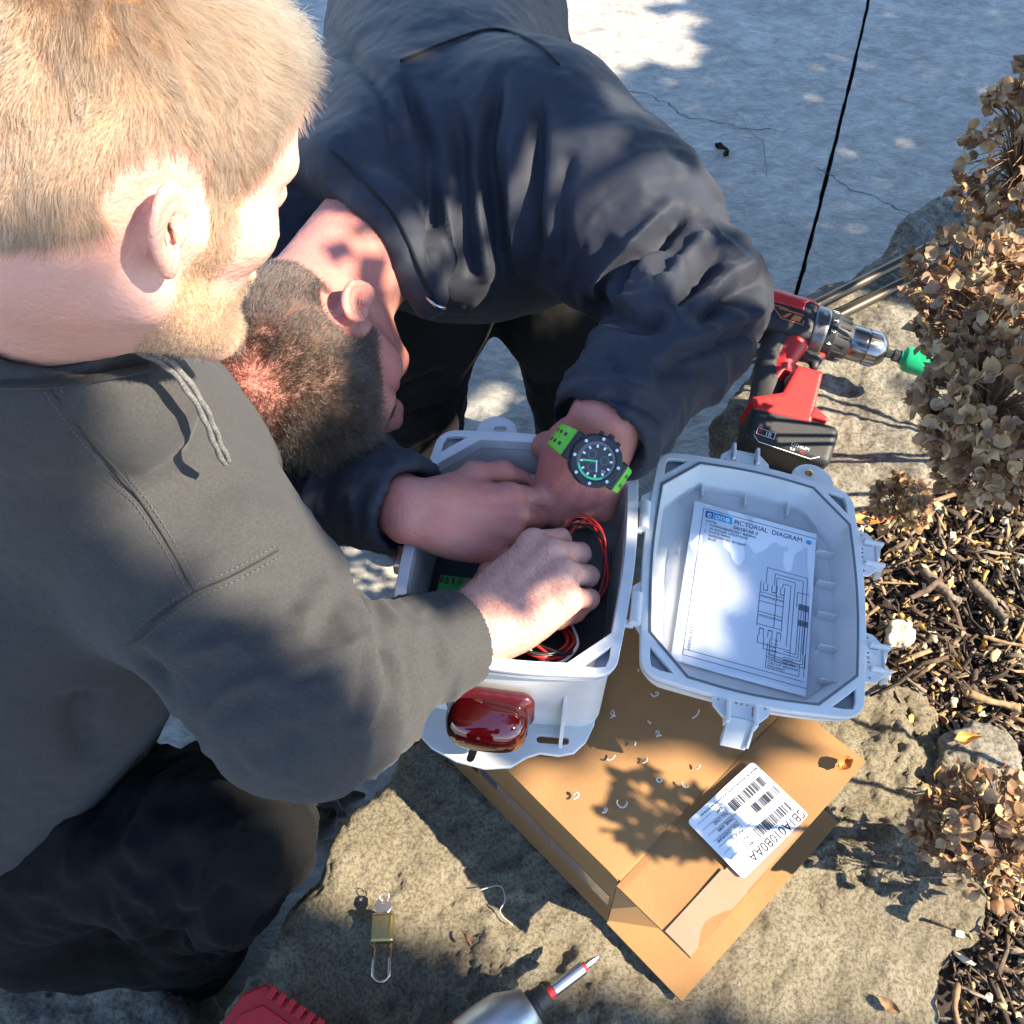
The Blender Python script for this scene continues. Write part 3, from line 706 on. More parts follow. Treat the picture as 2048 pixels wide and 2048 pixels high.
def wire(pts, m, r=.0016):
    pts = np.array(pts, float); n = 40; t = np.linspace(0, len(pts) - 1, n); out = []
    for s in t:
        i = min(int(s), len(pts) - 2); f = s - i; p0, p1, p2, p3 = pts[max(i - 1, 0)], pts[i], pts[i + 1], pts[min(i + 2, len(pts) - 1)]
        out.append(.5 * ((2 * p1) + (-p0 + p2) * f + (2 * p0 - 5 * p1 + 4 * p2 - p3) * f * f + (-p0 + 3 * p1 - 3 * p2 + p3) * f ** 3))
    return att(tube('wire', [EM @ Vector(p) for p in out], r, m, None, 6), encl)
for k in range(7):
    j = lambda s=.006: rw.uniform(-s, s)
    wire([(.01 + j(), -.03 + j(), -.05), (.0 + j(), -.075 + j(.012), -.035 + j()), (.035 + j(.012), -.100 + j(.005), -.030 + j()), (.060 + j(), -.080 + j(), -.040), (.05 + j(), -.045, -.06)], (M_wirer, M_wireb, M_wireb, M_wirer, M_wirew, M_wireb, M_wirer)[k])
for k in range(5):
    wire([(.02 + j(), .01 + j(), -.05), (.05 + j(), .045 + j(), -.022 + j()), (.078 + j(.005), .03 + j(.01), -.018 + j()), (.082 + j(.004), -.005, -.045), (.07, -.03, -.06)], (M_wirer, M_wireb, M_wirer, M_wireb, M_wirer)[k], .0014)
# red alarm lens on the foot wall
M_lens = mat('red_lens', (0.030, 0.0006, 0.001), 0.05, spec=0.6, trans=0.25, coat=0.8, ior=1.5)
M_lensring = mat('dark_red_ring', (0.05, 0.004, 0.005), 0.25, coat=0.5)
lc = np.array(EM @ Vector((-.008, -EL - .004, -.070))); Me = np.array([eu, norm(ev * .94 + np.array([0, 0, .34])), norm(np.array([0, 0, 1]) * .94 - ev * .34)]).T
Rl = np.array([eu, ev, (0, 0, 1)]).T
def f_lens(p):
    d = d_box(p, lc - ev * .022, (.039, .026, .025), Rl, .016); d2 = d_ell(p, lc - ev * .02, (.045, .031, .033), Rl)
    return smax(d, d2, .012)
att(obj_sdf('alarm_light', f_lens, lc - .09, lc + .09, .0022, M_lens), encl)
f_ring = lambda p: np.maximum(d_box(p, lc - ev * .004, (.043, .009, .029), Rl, .014), -d_box(p, lc, (.0, .0, .0), Rl, 0) * 0 - 1)
att(obj_sdf('lens_ring', f_ring, lc - .08, lc + .08, .0022, M_lensring), encl)
f_in = lambda p: np.minimum(d_cyl(p, lc - ev * .003, lc - ev * .03, .014, .004), d_box(p, lc - ev * .012 + np.array([0, 0, .004]), (.03, .012, .006), Rl, .003))
att(obj_sdf('lamp_socket', f_in, lc - .06, lc + .06, .0018, mat('lamp_socket', (.12, .04, .035), .4)), encl)
# left side latch
for dv in (-.03,): att(box('latch', (-EW - .012, dv - .012, -.018), (-EW - .004, dv + .012, -.002), M_steel, None, EM, .002), encl)

# ------------------------------------------------------------------ lid
LT = math.radians(9)
hinge = np.array(EM @ Vector((EW + .010, 0, -.004)))
lu = eu * math.cos(LT) - np.array([0, 0, 1]) * math.sin(LT); lw = np.cross(lu, ev)
LDM = frame(hinge + lu * (EW + .009) + ev * .010, lu, ev, lw)
lid = empty('lid'); lid.parent = encl; lid.matrix_parent_inverse = encl.matrix_world.inverted(); lid.location = tuple(hinge); bpy.context.view_layer.update()
lid['label'] = 'open lid with a wiring diagram in its plastic sleeve'
rim_and_shell(lid, LDM, 0.034, False)
ldm = lambda n, lo, hi, m, b=.001: att(box(n, lo, hi, m, None, LDM, b), lid)
# ribs on the lid liner
for k in range(5):
    ldm('rib', (.070, -.085 + k * .036, -.0305), (.0885, -.0835 + k * .036, -.018), M_grey, .0006)
for k in range(3):
    ldm('rib', (-.05 + k * .045, .098, -.0305), (-.0485 + k * .045, .113, -.020), M_grey, .0006)
# hinges
for dv in (-.055, .050):
    h0, h1 = np.array(EM @ Vector((EW + .011, dv - .016, -.002))), np.array(EM @ Vector((EW + .011, dv + .016, -.002)))
    att(lathe('hinge_barrel', [(0, .0001), (0, .0052), (.032, .0052), (.032, .0001)], h0, h1, M_grey, None, 14), lid)
    att(box('hinge_leaf', (EW - .001, dv - .018, -.008), (EW + .010, dv - .011, -.0035), M_grey, None, EM, .0008), encl)
    att(box('hinge_leaf', (EW - .001, dv + .011, -.008), (EW + .010, dv + .018, -.0035), M_grey, None, EM, .0008), encl)
    att(prism('hinge_arm', [(-EW - .013, dv - .016), (-EW - .013, dv + .016), (-EW + .001, dv + .030), (-EW + .001, dv - .034)], -.007, -.002, M_grey, None, LDM, .001), lid)
# latches
def latch(cx, cy, ang, hang, big=True):
    L = LDM @ Matrix.Translation((cx, cy, 0)) @ Matrix.Rotation(math.radians(ang), 4, 'Z')       # local +y points outwards
    pl = plate('latch_base', [(-.027, -.004), (.027, -.004), (.025, .009), (.016, .018), (.010, .019), (-.010, .019), (-.016, .018), (-.025, .009)],
               [slot(.021, .003, .0001, .0014, 0), slot(-.021, .003, .0001, .0014, 0), slot(-.005, .003, .0001, .0012, 0), slot(0, .003, .0001, .0012, 0), slot(.005, .003, .0001, .0012, 0),
                [(-.0145, .004), (-.0095, .004), (-.0095, .013), (-.0145, .013)], [(.0145, .004), (.0095, .004), (.0095, .013), (.0145, .013)]], .004, M_grey, None, L @ Matrix.Translation((0, 0, -.0012)), .0005)
    att(pl, lid)
    for s in (-1, 1): att(box('latch_cheek', (s * .0125 - .0018, .004, -.009), (s * .0125 + .0018, .024, .004), M_grey, None, L, .001), lid)
    C = L @ Matrix.Translation((0, .018, 0)) @ Matrix.Rotation(math.radians(-hang), 4, 'X')
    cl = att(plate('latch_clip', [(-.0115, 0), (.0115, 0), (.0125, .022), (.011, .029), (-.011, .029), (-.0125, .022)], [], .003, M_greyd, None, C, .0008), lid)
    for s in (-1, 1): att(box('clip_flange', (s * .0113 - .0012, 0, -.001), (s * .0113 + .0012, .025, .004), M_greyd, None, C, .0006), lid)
latch(-.010, -EL - .004, 180, 52)
latch(EW + .003, .055, -90, 70); latch(EW + .003, -.062, -90, 70); latch(-.012, EL + .003, 0, 88)
lear = arc(.062, EL + .006, .023, -35, 190, 14)
att(plate('lid_ear', lear, [slot(.058, EL + .016, .0001, .0035, 0)], .0045, M_grey, None, LDM @ Matrix.Translation((0, 0, -.006)), .001), lid)
sc0 = np.array(LDM @ Vector((.058, EL + .016, -.010))); sc1 = np.array(LDM @ Vector((.058, EL + .016, 0)))
att(lathe('ear_bolt', [(0, .0001), (0, .0034), (.006, .0034), (.0065, .0020), (.0045, .0018), (.0045, .0001)], sc0, sc1, M_brass, None, 14), lid)
# paper diagram and its sleeve
LF = -0.034 + .0035
M_sheet = mat('diagram_sheet', (0.74, 0.77, 0.80), 0.4, var=0.015, vscale=40)
M_line = mat('diagram_line', (0.05, 0.07, 0.12), 0.6); M_blue1 = mat('logo_dark_blue', (0.01, 0.12, 0.35), .5); M_blue2 = mat('logo_cyan', (0.02, 0.36, 0.60), .5); M_white = mat('logo_white', (.85, .87, .88), .5)
PR = math.radians(-4)
PM = LDM @ Matrix.Translation((.001, -.006, LF + .0065)) @ Matrix.Rotation(PR, 4, 'Z') @ Matrix.Rotation(math.radians(1.2), 4, 'X')
pw, ph = .064, .092
sheet = att(plate('diagram_sheet', [(-pw, -ph), (pw, -ph), (pw, ph), (-pw, ph)], [], .0008, M_sheet, None, PM, 0), lid); sheet['label'] = 'white pictorial diagram sheet'
bpy.context.view_layer.update()
def pat(o): return att(o, sheet)
PT = PM @ Matrix.Translation((0, 0, .0002))
lnw = .0003
def vline(x, y0, y1, w=lnw): return (x - w, min(y0, y1), x + w, max(y0, y1))
def hline(x0, x1, y, w=lnw): return (min(x0, x1), y - w, max(x0, x1), y + w)
R_ = [vline(-pw + .010, -ph + .008, ph - .006), hline(-pw + .010, pw, ph - .006), hline(-pw + .010, pw, -ph + .008), hline(-pw + .010, pw - .002, -ph + .014)]
# terminal drawing
bx0, bx1 = .012, .036
R_ += [vline(bx0, -.032, .018), vline(bx1, -.032, .018), hline(bx0, bx1, .006), hline(bx0, bx1, -.030), hline(bx0, bx1, -.004), hline(bx0, bx1, -.016), vline(.0285, -.03, .018)]
for k in range(3):
    x = bx0 + .003 + k * .0085
    R_ += [hline(x, x + .004, .009, .0005), vline(x, .009, .017), vline(x + .004, .009, .017), hline(x, x + .004, -.034, .0005), vline(x, -.034, -.042), vline(x + .004, -.034, -.042)]
for k, (xa, top, xb, bot) in enumerate(((.017, .036, .058, -.050), (.0255, .031, .054, -.010), (.0275, .027, .046, -.056), (.034, .022, .042, -.046))):
    R_ += [vline(xa, .017, top), hline(xa, xb, top), vline(xb, top, bot)]
for k in range(4): R_ += [vline(.014 + k * .006, -.042, -.05 - k * .005), hline(.014 + k * .006, .046 + k * .002, -.05 - k * .005)]
for k in range(6): R_ += [hline(.051, .0615, .004 - k * .0012, .0004), hline(.051, .0615, -.014 - k * .0011, .0004)]
for k in range(5): R_ += [vline(.0515 + k * .0024, -.02, .004, .0003), vline(.0515 + k * .0024, -.02, -.052 - k * .003, .0003), hline(.040, .0515 + k * .0024, -.052 - k * .003, .0003)]
R_ += [hline(.049, .0605, .017), vline(.049, .017, .0), hline(.024, .056, -.062), hline(.024, .056, -.074), vline(.024, -.074, -.048), vline(.056, -.074, -.062), vline(.0605, -.074, -.05)]
pat(quads2d('diagram_line', R_, PT, M_line, None, .0001))
pt_ = lambda x, y: PT @ Matrix.Translation((x, y, 0))
pat(quads2d('logo_block', [(-pw + .0125, ph - .0165, -pw + .0205, ph - .008)], PT, M_blue1, None, .00012))
pat(quads2d('logo_block', [(-pw + .0212, ph - .0165, -pw + .0405, ph - .008)], PT, M_blue2, None, .00012))
PT2 = PT @ Matrix.Translation((0, 0, .0002)); p2 = lambda x, y: PT2 @ Matrix.Translation((x, y, 0))
pat(text('logo_letter', 'e', .011, p2(-pw + .0140, ph - .0152), M_white, None, .0001)); pat(text('logo_letter', 'one', .0098, p2(-pw + .0222, ph - .0152), M_white, None, .0001, sx=1.06))
pat(text('heading', 'PICTORIAL  DIAGRAM', .0078, pt_(-pw + .0425, ph - .0150), M_line, None, .0001, sx=.92))
pat(text('subheading', 'SA/SB1A0 0', .0055, pt_(-pw + .0425, ph - .0212), M_line, None, .0001, sx=.95))
for k, t in enumerate(('NOTES:', '1.  COMPONENTS NOT SHOWN', '     IN ACTUAL LOCATIONS', '2.  WHITE WIRES', '     REPRESENTED AS LIGHT', '     BLUE')):
    pat(text('note', t, .0036, pt_(-pw + .0135, ph - .0215 - k * .0042), M_line, None, .0001))
for k in range(3): pat(text('breaker_tag', 'PWR', .0038, pt_(bx0 + .0010 + k * .0078, .0005), M_line, None, .0001, sx=.85)); pat(text('breaker_tag', 'CONT', .0032, pt_(bx0 + .0008 + k * .0078, -.021), M_line, None, .0001, sx=.85))
for k, t in enumerate(('DEDICATED 30A', 'CIRCUIT BREAKER', 'REQUIRED')): pat(text('note', t, .0036, pt_(.0255, -.0655 - k * .0036), M_line, None, .0001))
for k in range(5): pat(text('note', ('L1  N', 'L2  G', 'RUN', 'COM', 'AUX')[k], .0034, pt_(.0255, -.044 - k * .0040), M_line, None, .0001))
pat(text('note', 'WIRING KEY -', .0045, PT @ Matrix.Translation((-pw + .0165, -ph + .014, 0)) @ Matrix.Rotation(math.pi / 2, 4, 'Z'), M_line, None, .0001))
dot = [(.0565 + .0030 * math.cos(a), ph - .0128 + .0026 * math.sin(a)) for a in np.linspace(0, 2 * math.pi, 16, endpoint=False)]
pat(prism('logo_dot', dot, 0, .00012, M_blue2, None, PT))
M_sleeve = mat('clear_sleeve', (0.92, 0.95, 1.0), 0.12, trans=0.97, ior=1.12, spec=0.5, bump=0.35, bscale=30)
n1, n2 = 40, 50; X, Y = np.meshgrid(np.linspace(-.074, .072, n1), np.linspace(-.098, .104, n2), indexing='ij'); q = np.stack([X.ravel(), Y.ravel(), 0 * X.ravel()], 1)
q[:, 2] = LF + .0085 + .0012 * fbm(q, 26, 3, 8) + .0006 * fbm(q * [1.6, .5, 1], 60, 2, 9)
q[:, 2] = np.where(np.abs(q[:, 0]) > .064, q[:, 2] - .002, q[:, 2])
V = np.array([LDM @ Vector(p) for p in q]); idx = np.arange(n1 * n2).reshape(n1, n2)
sleeve = att(obj_np('plastic_sleeve', V, np.stack([idx[:-1, :-1], idx[1:, :-1], idx[1:, 1:], idx[:-1, 1:]], -1).reshape(-1, 4), M_sleeve), lid)
# ================================================================== PEOPLE
class Field:
    """list of primitives blended with smooth unions; each primitive: (kind, args, k)"""
    def __init__(s): s.pr = []; s.cut = []
    def cone(s, a, b, ra, rb, k=0.02): s.pr.append(('c', (np.asarray(a), np.asarray(b), ra, rb), k)); return s
    def chain(s, pts, rad, k=0.02):
        for i in range(len(pts) - 1): s.cone(pts[i], pts[i + 1], rad[i], rad[i + 1], k)
        return s
    def ell(s, c, r, M=None, k=0.02): s.pr.append(('e', (c, r, M), k)); return s
    def add(s, f, k=0.02, box=None): s.pr.append(('f', (f, box), k)); return s
    def __call__(s, p):
        d = np.full(len(p), 9.0, np.float32)
        for kind, a, k in s.pr:
            if kind == 'c': x = d_cone(p, *a)
            elif kind == 'e': x = d_ell(p, *a)
            else:
                f, bxs = a
                if bxs is None: x = f(p)
                else:
                    m = ((p > bxs[0]) & (p < bxs[1])).all(1); x = np.full(len(p), 9.0, np.float32)
                    # outside its box a far field is enough
                    c = (bxs[0] + bxs[1]) / 2; x[~m] = np.linalg.norm(np.maximum(np.abs(p[~m] - c) - (bxs[1] - bxs[0]) / 2, 0), axis=1) + 0.03
                    if m.any(): x[m] = f(p[m])
            d = smin(d, x, k)
        for f, k in s.cut: d = smax(d, -f(p), k)
        return d
    def hit(s, x, y, t0=0.3, t1=2.6):
        r = ray(x, y); r = r / np.linalg.norm(r); t = t0
        for _ in range(160):
            p = (C0 + r * t).astype(np.float32)[None]; d = float(s(p)[0])
            if d < 0.0006: return C0 + r * t
            t += max(d * 0.8, 0.0005)
            if t > t1: return None
        return C0 + r * t

def head_field(o, R, F, U, s=1.0, mirror=1.0, ears=1.0, nose=1.0):
    Mx = np.array([R, F, U]).T.astype(np.float32); o = np.asarray(o, np.float32)
    def ear(q, side):
        e = np.array([side * 0.073, -0.014, -0.003], np.float32)
        out = norm([side * 0.86, 0.32, 0.06]); up = norm([side * 0.10, -0.20, 0.97]); fw = np.cross(up, out) * 1.0
        if fw[1] < 0: fw = -fw
        up = norm(up - out * (up @ out)); fw = norm(fw - out * (fw @ out) - up * (fw @ up))
        p = (q - e) / ears; w = p @ out.astype(np.float32) - 0.012; u = p @ fw.astype(np.float32) + 0.006; v = p @ up.astype(np.float32)
        uu = u + 0.16 * v * 0
        # outline: wide at the top, tapering to the lobe
        wid = 0.0185 - 0.0048 * np.clip(-v / 0.03, 0, 1); k = np.sqrt((uu / wid) ** 2 + (v / 0.032) ** 2)
        flat = np.abs(w + 0.0016 * np.cos(np.clip(k, 0, 1) * 3.0)) - 0.0022
        rim = (k - 1) * 0.018
        d = np.maximum(rim, flat) * 0.8
        # helix roll
        ring = np.sqrt(((k - 0.90) * 0.019) ** 2 + (w - 0.0028) ** 2) - 0.0036
        front = (u > 0.006) & (v < 0.006)
        ring = np.where(front, ring + np.clip((u - .006), 0, .01) + np.clip(.006 - v, 0, .01), ring)
        d = smin(d, ring, 0.003)
        anti = np.sqrt(((np.sqrt(((u - .003) / .0115) ** 2 + ((v + .003) / .0195) ** 2) - 0.95) * 0.0125) ** 2 + (w - 0.0012) ** 2) - 0.0028
        anti = np.where(u > 0.004, anti + (u - 0.004) * 0.8, anti); d = smin(d, anti, 0.003)
        con = d_ell(np.stack([u, v, w], 1), (0.0045, -0.006, 0.0052), (0.0085, 0.0125, 0.0062)); d = smax(d, -con, 0.003)
        d = smin(d, d_ell(np.stack([u, v, w], 1), (0.0125, -0.007, 0.0012), (0.0042, 0.0062, 0.0034)), 0.003)      # tragus
        d = smin(d, d_ell(np.stack([u, v, w], 1), (0.004, -0.029, -0.0008), (0.0085, 0.0095, 0.0035)), 0.005)     # lobe
        root = d_cone(p, -out * 0.004 + fw * 0.006 + up * 0.012, -out * 0.004 + fw * 0.004 - up * 0.016, 0.009, 0.008)
        return smin(d, root, 0.008) * ears
    def f(p):
        q = ((p - o) @ Mx) / s
        qa = q.copy(); qa[:, 0] = np.abs(qa[:, 0])
        d = d_ell(q, (0, -0.012, 0.044), (0.074, 0.094, 0.082))
        d = smin(d, d_ell(q, (0, 0.030, 0.045), (0.064, 0.066, 0.066)), 0.03)
        d = smin(d, d_ell(q, (0, -0.052, -0.006), (0.058, 0.050, 0.060)), 0.03)
        d = smin(d, d_ell(q, (0, 0.036, -0.028), (0.058, 0.056, 0.074)), 0.03)
        d = smin(d, d_cone(qa, (0.055, 0.000, -0.050), (0.013, 0.080, -0.092), 0.016, 0.016), 0.022)
        d = smin(d, d_cone(qa, (0.048, 0.058, -0.012), (0.058, 0.010, -0.010), 0.018, 0.015), 0.02)   # cheek bone
        d = smin(d, d_cone(qa, (0.008, 0.090, 0.027), (0.044, 0.074, 0.030), 0.010, 0.010), 0.014)    # brow
        d = smax(d, -d_ell(qa, (0.031, 0.100, 0.010), (0.018, 0.018, 0.013)), 0.014)                  # eye socket
        d = smin(d, d_ell(qa, (0.031, 0.079, 0.010), (0.0145, 0.0125, 0.0125)), 0.003)                # lids over eyeball
        d = smin(d, d_cone(q, (0, 0.094, 0.022), (0, 0.094 + 0.020 * nose, -0.018), 0.008, 0.0115 * (.5 + .5 * nose)), 0.010)           # nose
        d = smin(d, d_ell(qa, (0.0115, 0.090 + 0.014 * nose, -0.022), (0.009, 0.012, 0.009)), 0.006)
        d = smin(d, d_ell(q, (0, 0.090, -0.048), (0.025, 0.012, 0.007)), 0.008); d = smin(d, d_ell(q, (0, 0.088, -0.059), (0.020, 0.011, 0.006)), 0.006)
        d = smin(d, d_ell(q, (0, 0.086, -0.090), (0.020, 0.018, 0.016)), 0.014)
        if ears:
            for side in (-1, 1):
                m = (q[:, 0] * side > 0.045) & (np.abs(q[:, 2]) < 0.06) & (np.abs(q[:, 1] + 0.01) < 0.06)
                if m.any(): d[m] = smin(d[m], ear(q[m], side), 0.004)
        return d * s
    box_ = (o - 0.17 * s, o + 0.17 * s)
    return f, box_, Mx

def hand_chain(fld, wrist, fy, bz, thumb_side, curls, spread=0.0, s=1.0, thumb=((.70, .62, -.36), (.30, .85, -.45), (.05, .8, -.6)), k=0.0035):
    """fy: towards the knuckles, bz: back of the hand, thumb_side +1/-1 along fy x bz"""
    fy = norm(fy); bz = norm(np.asarray(bz) - fy * np.dot(bz, fy)); ax = np.cross(fy, bz) * thumb_side
    L = lambda x, y, z: np.asarray(wrist) + s * (ax * x + fy * y + bz * z)
    mcp = [(.030, .090, 0.0), (.010, .097, .003), (-.011, .092, .001), (-.030, .081, -.004)]
    seg = [(.046, .027, .021), (.051, .031, .022), (.047, .029, .022), (.036, .022, .019)]
    rad = [(.0112, .0098, .0088, .0072), (.0115, .0100, .0090, .0074), (.0108, .0095, .0085, .0070), (.0098, .0084, .0075, .0062)]
    joints = []
    fld.cone(L(.012, -.02, 0), L(.014, .012, 0), .020 * s, .020 * s, .02); fld.cone(L(-.013, -.02, 0), L(-.014, .012, 0), .019 * s, .018 * s, .02)
    for i, (x, y, z) in enumerate(mcp):
        wx = (.017, .006, -.006, -.017)[i]
        fld.cone(L(wx, .012, -.004), L(x, y - .004, z - .005), .0180 * s, .0128 * s, .013)
        fld.ell(L(x, y, z + .0015), (.0105 * s,) * 3, None, .010)                      # knuckle
        fld.cone(L(wx, .03, .0095), L(x, y, z + .0045), .0038 * s, .0050 * s, .009)        # tendon
    fld.ell(L(.022, .038, -.014), np.array((.020, .032, .018)) * s, np.array([ax, fy, bz]).T, .015)
    fld.ell(L(-.024, .042, -.012), np.array((.016, .034, .016)) * s, np.array([ax, fy, bz]).T, .015)
    for i in range(4):
        p = L(*mcp[i]); a = 0.0; side = spread * (1.5 - i) * .12; js = [p]
        for j in range(3):
            a += math.radians(curls[i][j]); d = fy * math.cos(a) * math.cos(side) - bz * math.sin(a) + ax * math.sin(side) * math.cos(a)
            q = p + d * seg[i][j] * s; kk = k if j else .006
            fld.cone(p, q, rad[i][j] * s, rad[i][j + 1] * s, kk); p = q; js.append(q)
        joints.append(js)
    p = L(.022, .018, -.012); js = [p]
    for j, (ln, r0, r1) in enumerate(((.046, .0155, .0125), (.036, .0120, .0108), (.028, .0105, .0078))):
        d = norm(ax * thumb[j][0] + fy * thumb[j][1] + bz * thumb[j][2]); q = p + d * ln * s; fld.cone(p, q, r0 * s, r1 * s, .010); p = q; js.append(q)
    joints.append(js); return joints, L

def nail(parent, js, bzdir, m, s=1.0):
    a, b = js[-2], js[-1]; d = norm(b - a); n = norm(bzdir - d * np.dot(bzdir, d)); x = np.cross(d, n); pts = []
    for u in np.linspace(-1, 1, 7):
        for v in np.linspace(0, 1, 5): pts.append(b - d * .004 * s + d * (v * .011 - .004) * s + x * u * .0052 * s * (1 - .2 * v * v) + n * (.0078 - .0022 * u * u) * s)
    idx = np.arange(35).reshape(7, 5); return obj_np('nail', pts, np.stack([idx[:-1, :-1], idx[1:, :-1], idx[1:, 1:], idx[:-1, 1:]], -1).reshape(-1, 4), m, parent)

def stroke_disp(strokes):
    """strokes: [(polyline pts (n,3), width, depth)], depth<0 groove"""
    def f(v):
        out = np.zeros(len(v))
        for pts, w, dep in strokes:
            pts = np.asarray(pts); lo, hi = pts.min(0) - 3 * w, pts.max(0) + 3 * w
            m = np.where(((v > lo) & (v < hi)).all(1))[0]
            if not len(m): continue
            q = v[m]; best = np.full(len(m), 9.0); tt = np.zeros(len(m)); n = len(pts) - 1
            for i in range(n):
                ba = pts[i + 1] - pts[i]; pa = q - pts[i]; t = np.clip(pa @ ba / (ba @ ba + 1e-12), 0, 1)
                d = np.linalg.norm(pa - t[:, None] * ba, axis=1); c = d < best; best[c] = d[c]; tt[c] = (i + t[c]) / n
            fade = np.clip(np.minimum(tt, 1 - tt) * 5, 0, 1)
            out[m] += dep * fade * np.exp(-(best / w) ** 2)
        return out
    return f
def smooth_px(pts, n=24):
    pts = np.array(pts, float)
    t = np.linspace(0, len(pts) - 1, n); out = []
    for s in t:
        i = min(int(s), len(pts) - 2); f = s - i; p0, p1, p2, p3 = pts[max(i - 1, 0)], pts[i], pts[i + 1], pts[min(i + 2, len(pts) - 1)]
        out.append(.5 * ((2 * p1) + (-p0 + p2) * f + (2 * p0 - 5 * p1 + 4 * p2 - p3) * f * f + (-p0 + 3 * p1 - 3 * p2 + p3) * f ** 3))
    return np.array(out)
def on_surface(fld, px, n=24):
    out = [fld.hit(x, y) for x, y in smooth_px(px, n)]; out = [o for o in out if o is not None]
    # drop jumps
    keep = [out[0]] if out else []
    for o in out[1:]:
        if np.linalg.norm(o - keep[-1]) < .09: keep.append(o)
    return np.array(keep)
def wrinkle_pairs(fld, specs):
    res = []
    for px, w, dep in specs:
        p = on_surface(fld, px)
        if len(p) > 2: res.append((p, w, dep))
    return res

def cloth(name, fld, lo, hi, h, m, parent, specs=(), amp=0.0035, seed=0, aniso=(1, 1, 1), freq=11, margin=.03, fine=.0008, bunch=()):
    st = stroke_disp(wrinkle_pairs(fld, specs))
    def disp(v, n):
        e = 0
        for a, b_, am, fr, t0, wd, sd in bunch:
            a = np.asarray(a, float); ab = np.asarray(b_, float) - a; L = np.linalg.norm(ab); ab = ab / L; t = (v - a) @ ab; rad = v - a - t[:, None] * ab
            rl = np.linalg.norm(rad, axis=1); u = norm(np.cross(ab, [0.1, 0.2, 1])); w_ = np.cross(ab, u); c_, s_2 = (rad @ u) / (rl + 1e-6), (rad @ w_) / (rl + 1e-6)
            wt = np.exp(-((t / L - t0) / wd) ** 2) * ss(.13, .10, rl); q_ = np.stack([t * fr + c_ * .7, c_ * 1.1 + sd, s_2 * 1.1], 1)
            e = e + am * wt * (fbm(q_, 1.0, 2, sd, .45, ridged=True) - .2)
        return e + st(v) + amp * fbm(v * np.array(aniso), freq, 3, seed) + amp * .5 * fbm(v * np.array(aniso), freq * 2.2, 2, seed + 5, ridged=True) * .5 + fine * fbm(v, 70, 2, seed + 8)
    return att(obj_sdf(name, fld, lo, hi, h, m, None, disp, margin), parent)
def seam(name, fld, px, m, parent, r=.0011, lift=.0006, n=40, stitches=None, disp=None):
    p = on_surface(fld, px, n)
    if len(p) < 3: return
    if disp is not None: p = disp(p)
    o = att(tube(name, p, r, m, None, 6), parent)
    if stitches is not None:
        bm = bmesh.new()
        for off in (-.0042, .0042):
            L = np.concatenate([[0], np.cumsum(np.linalg.norm(np.diff(p, axis=0), axis=1))]); s = .002
            while s + .0022 < L[-1]:
                def at(t):
                    i = min(np.searchsorted(L, t), len(p) - 1); i = max(i, 1); f = (t - L[i - 1]) / (L[i] - L[i - 1]); q = p[i - 1] * (1 - f) + p[i] * f; d = norm(p[i] - p[i - 1]); return q, d
                q, d = at(s + .0011); v = norm(C0 - q); side = norm(np.cross(d, v)); c = q + side * off + v * .0004
                bx(bm, (-.0011, -.00022, -.0002), (.0011, .00022, .0002), frame(c, d, side, v)); s += .0042
        att(bm_obj('stitching', bm, stitches), parent)
    return o

def grow_hair(name, v, q, nrm, mask, n, fn, m, parent, seed=0, rad=0.00022, k=5):
    """fn(points, normals, rng) -> length, direction(n,3), curl amplitude"""
    r = np.random.default_rng(seed); fm = mask[q].min(1); sel = np.where(fm > 0)[0]
    a = v[q[sel]]; area = .5 * np.linalg.norm(np.cross(a[:, 2] - a[:, 0], a[:, 3] - a[:, 1]), axis=1) * fm[sel]
    pick = r.choice(len(sel), n, p=area / area.sum()); uv = r.random((n, 2)); Q = a[pick]
    pos = (Q[:, 0] * (1 - uv[:, :1]) + Q[:, 1] * uv[:, :1]) * (1 - uv[:, 1:]) + (Q[:, 3] * (1 - uv[:, :1]) + Q[:, 2] * uv[:, :1]) * uv[:, 1:]
    nn = nrm[q[sel][pick]].mean(1); nn /= np.linalg.norm(nn, axis=1)[:, None]
    length, d0, d1, curl = fn(pos, nn, r)
    t = np.linspace(0, 1, k)[None, :, None]
    # start direction d0, end direction d1
    pts = pos[:, None] - nn[:, None] * .0006 + length[:, None, None] * (d0[:, None] * (t - t * t / 2) + d1[:, None] * (t * t / 2))
    if np.any(curl > 0):
        ph = r.uniform(0, 6.28, (n, 1)); s1 = np.cross(d0, nn); s1 /= np.linalg.norm(s1, axis=1)[:, None] + 1e-9; tt = t[:, :, 0]
        pts += (curl[:, None] * tt * np.sin(ph + tt * 4.5))[:, :, None] * s1[:, None] + (curl[:, None] * tt * np.cos(ph + tt * 4.5))[:, :, None] * nn[:, None]
    hc = bpy.data.hair_curves.new(name); hc.add_curves([k] * n)
    hc.points.foreach_set('position', pts.astype(np.float32).ravel())
    rr_ = (np.linspace(1, .25, k)[None] * rad * r.uniform(.7, 1.3, (n, 1))).astype(np.float32).ravel()
    hc.points.foreach_set('radius', rr_); hc.materials.append(m)
    o = bpy.data.objects.new(name, hc); COL.objects.link(o); o['kind'] = 'stuff'
    o.parent = parent; o.matrix_parent_inverse = parent.matrix_world.inverted(); return o
def tangent(n, d): 
    t = d - n * np.einsum('ij,ij->i', n, d)[:, None]; return t / (np.linalg.norm(t, axis=1)[:, None] + 1e-9)
def unit(v): return v / (np.linalg.norm(v, axis=1)[:, None] + 1e-9)
def ss(a, b, x): t = np.clip((x - a) / (b - a), 0, 1); return t * t * (3 - 2 * t)
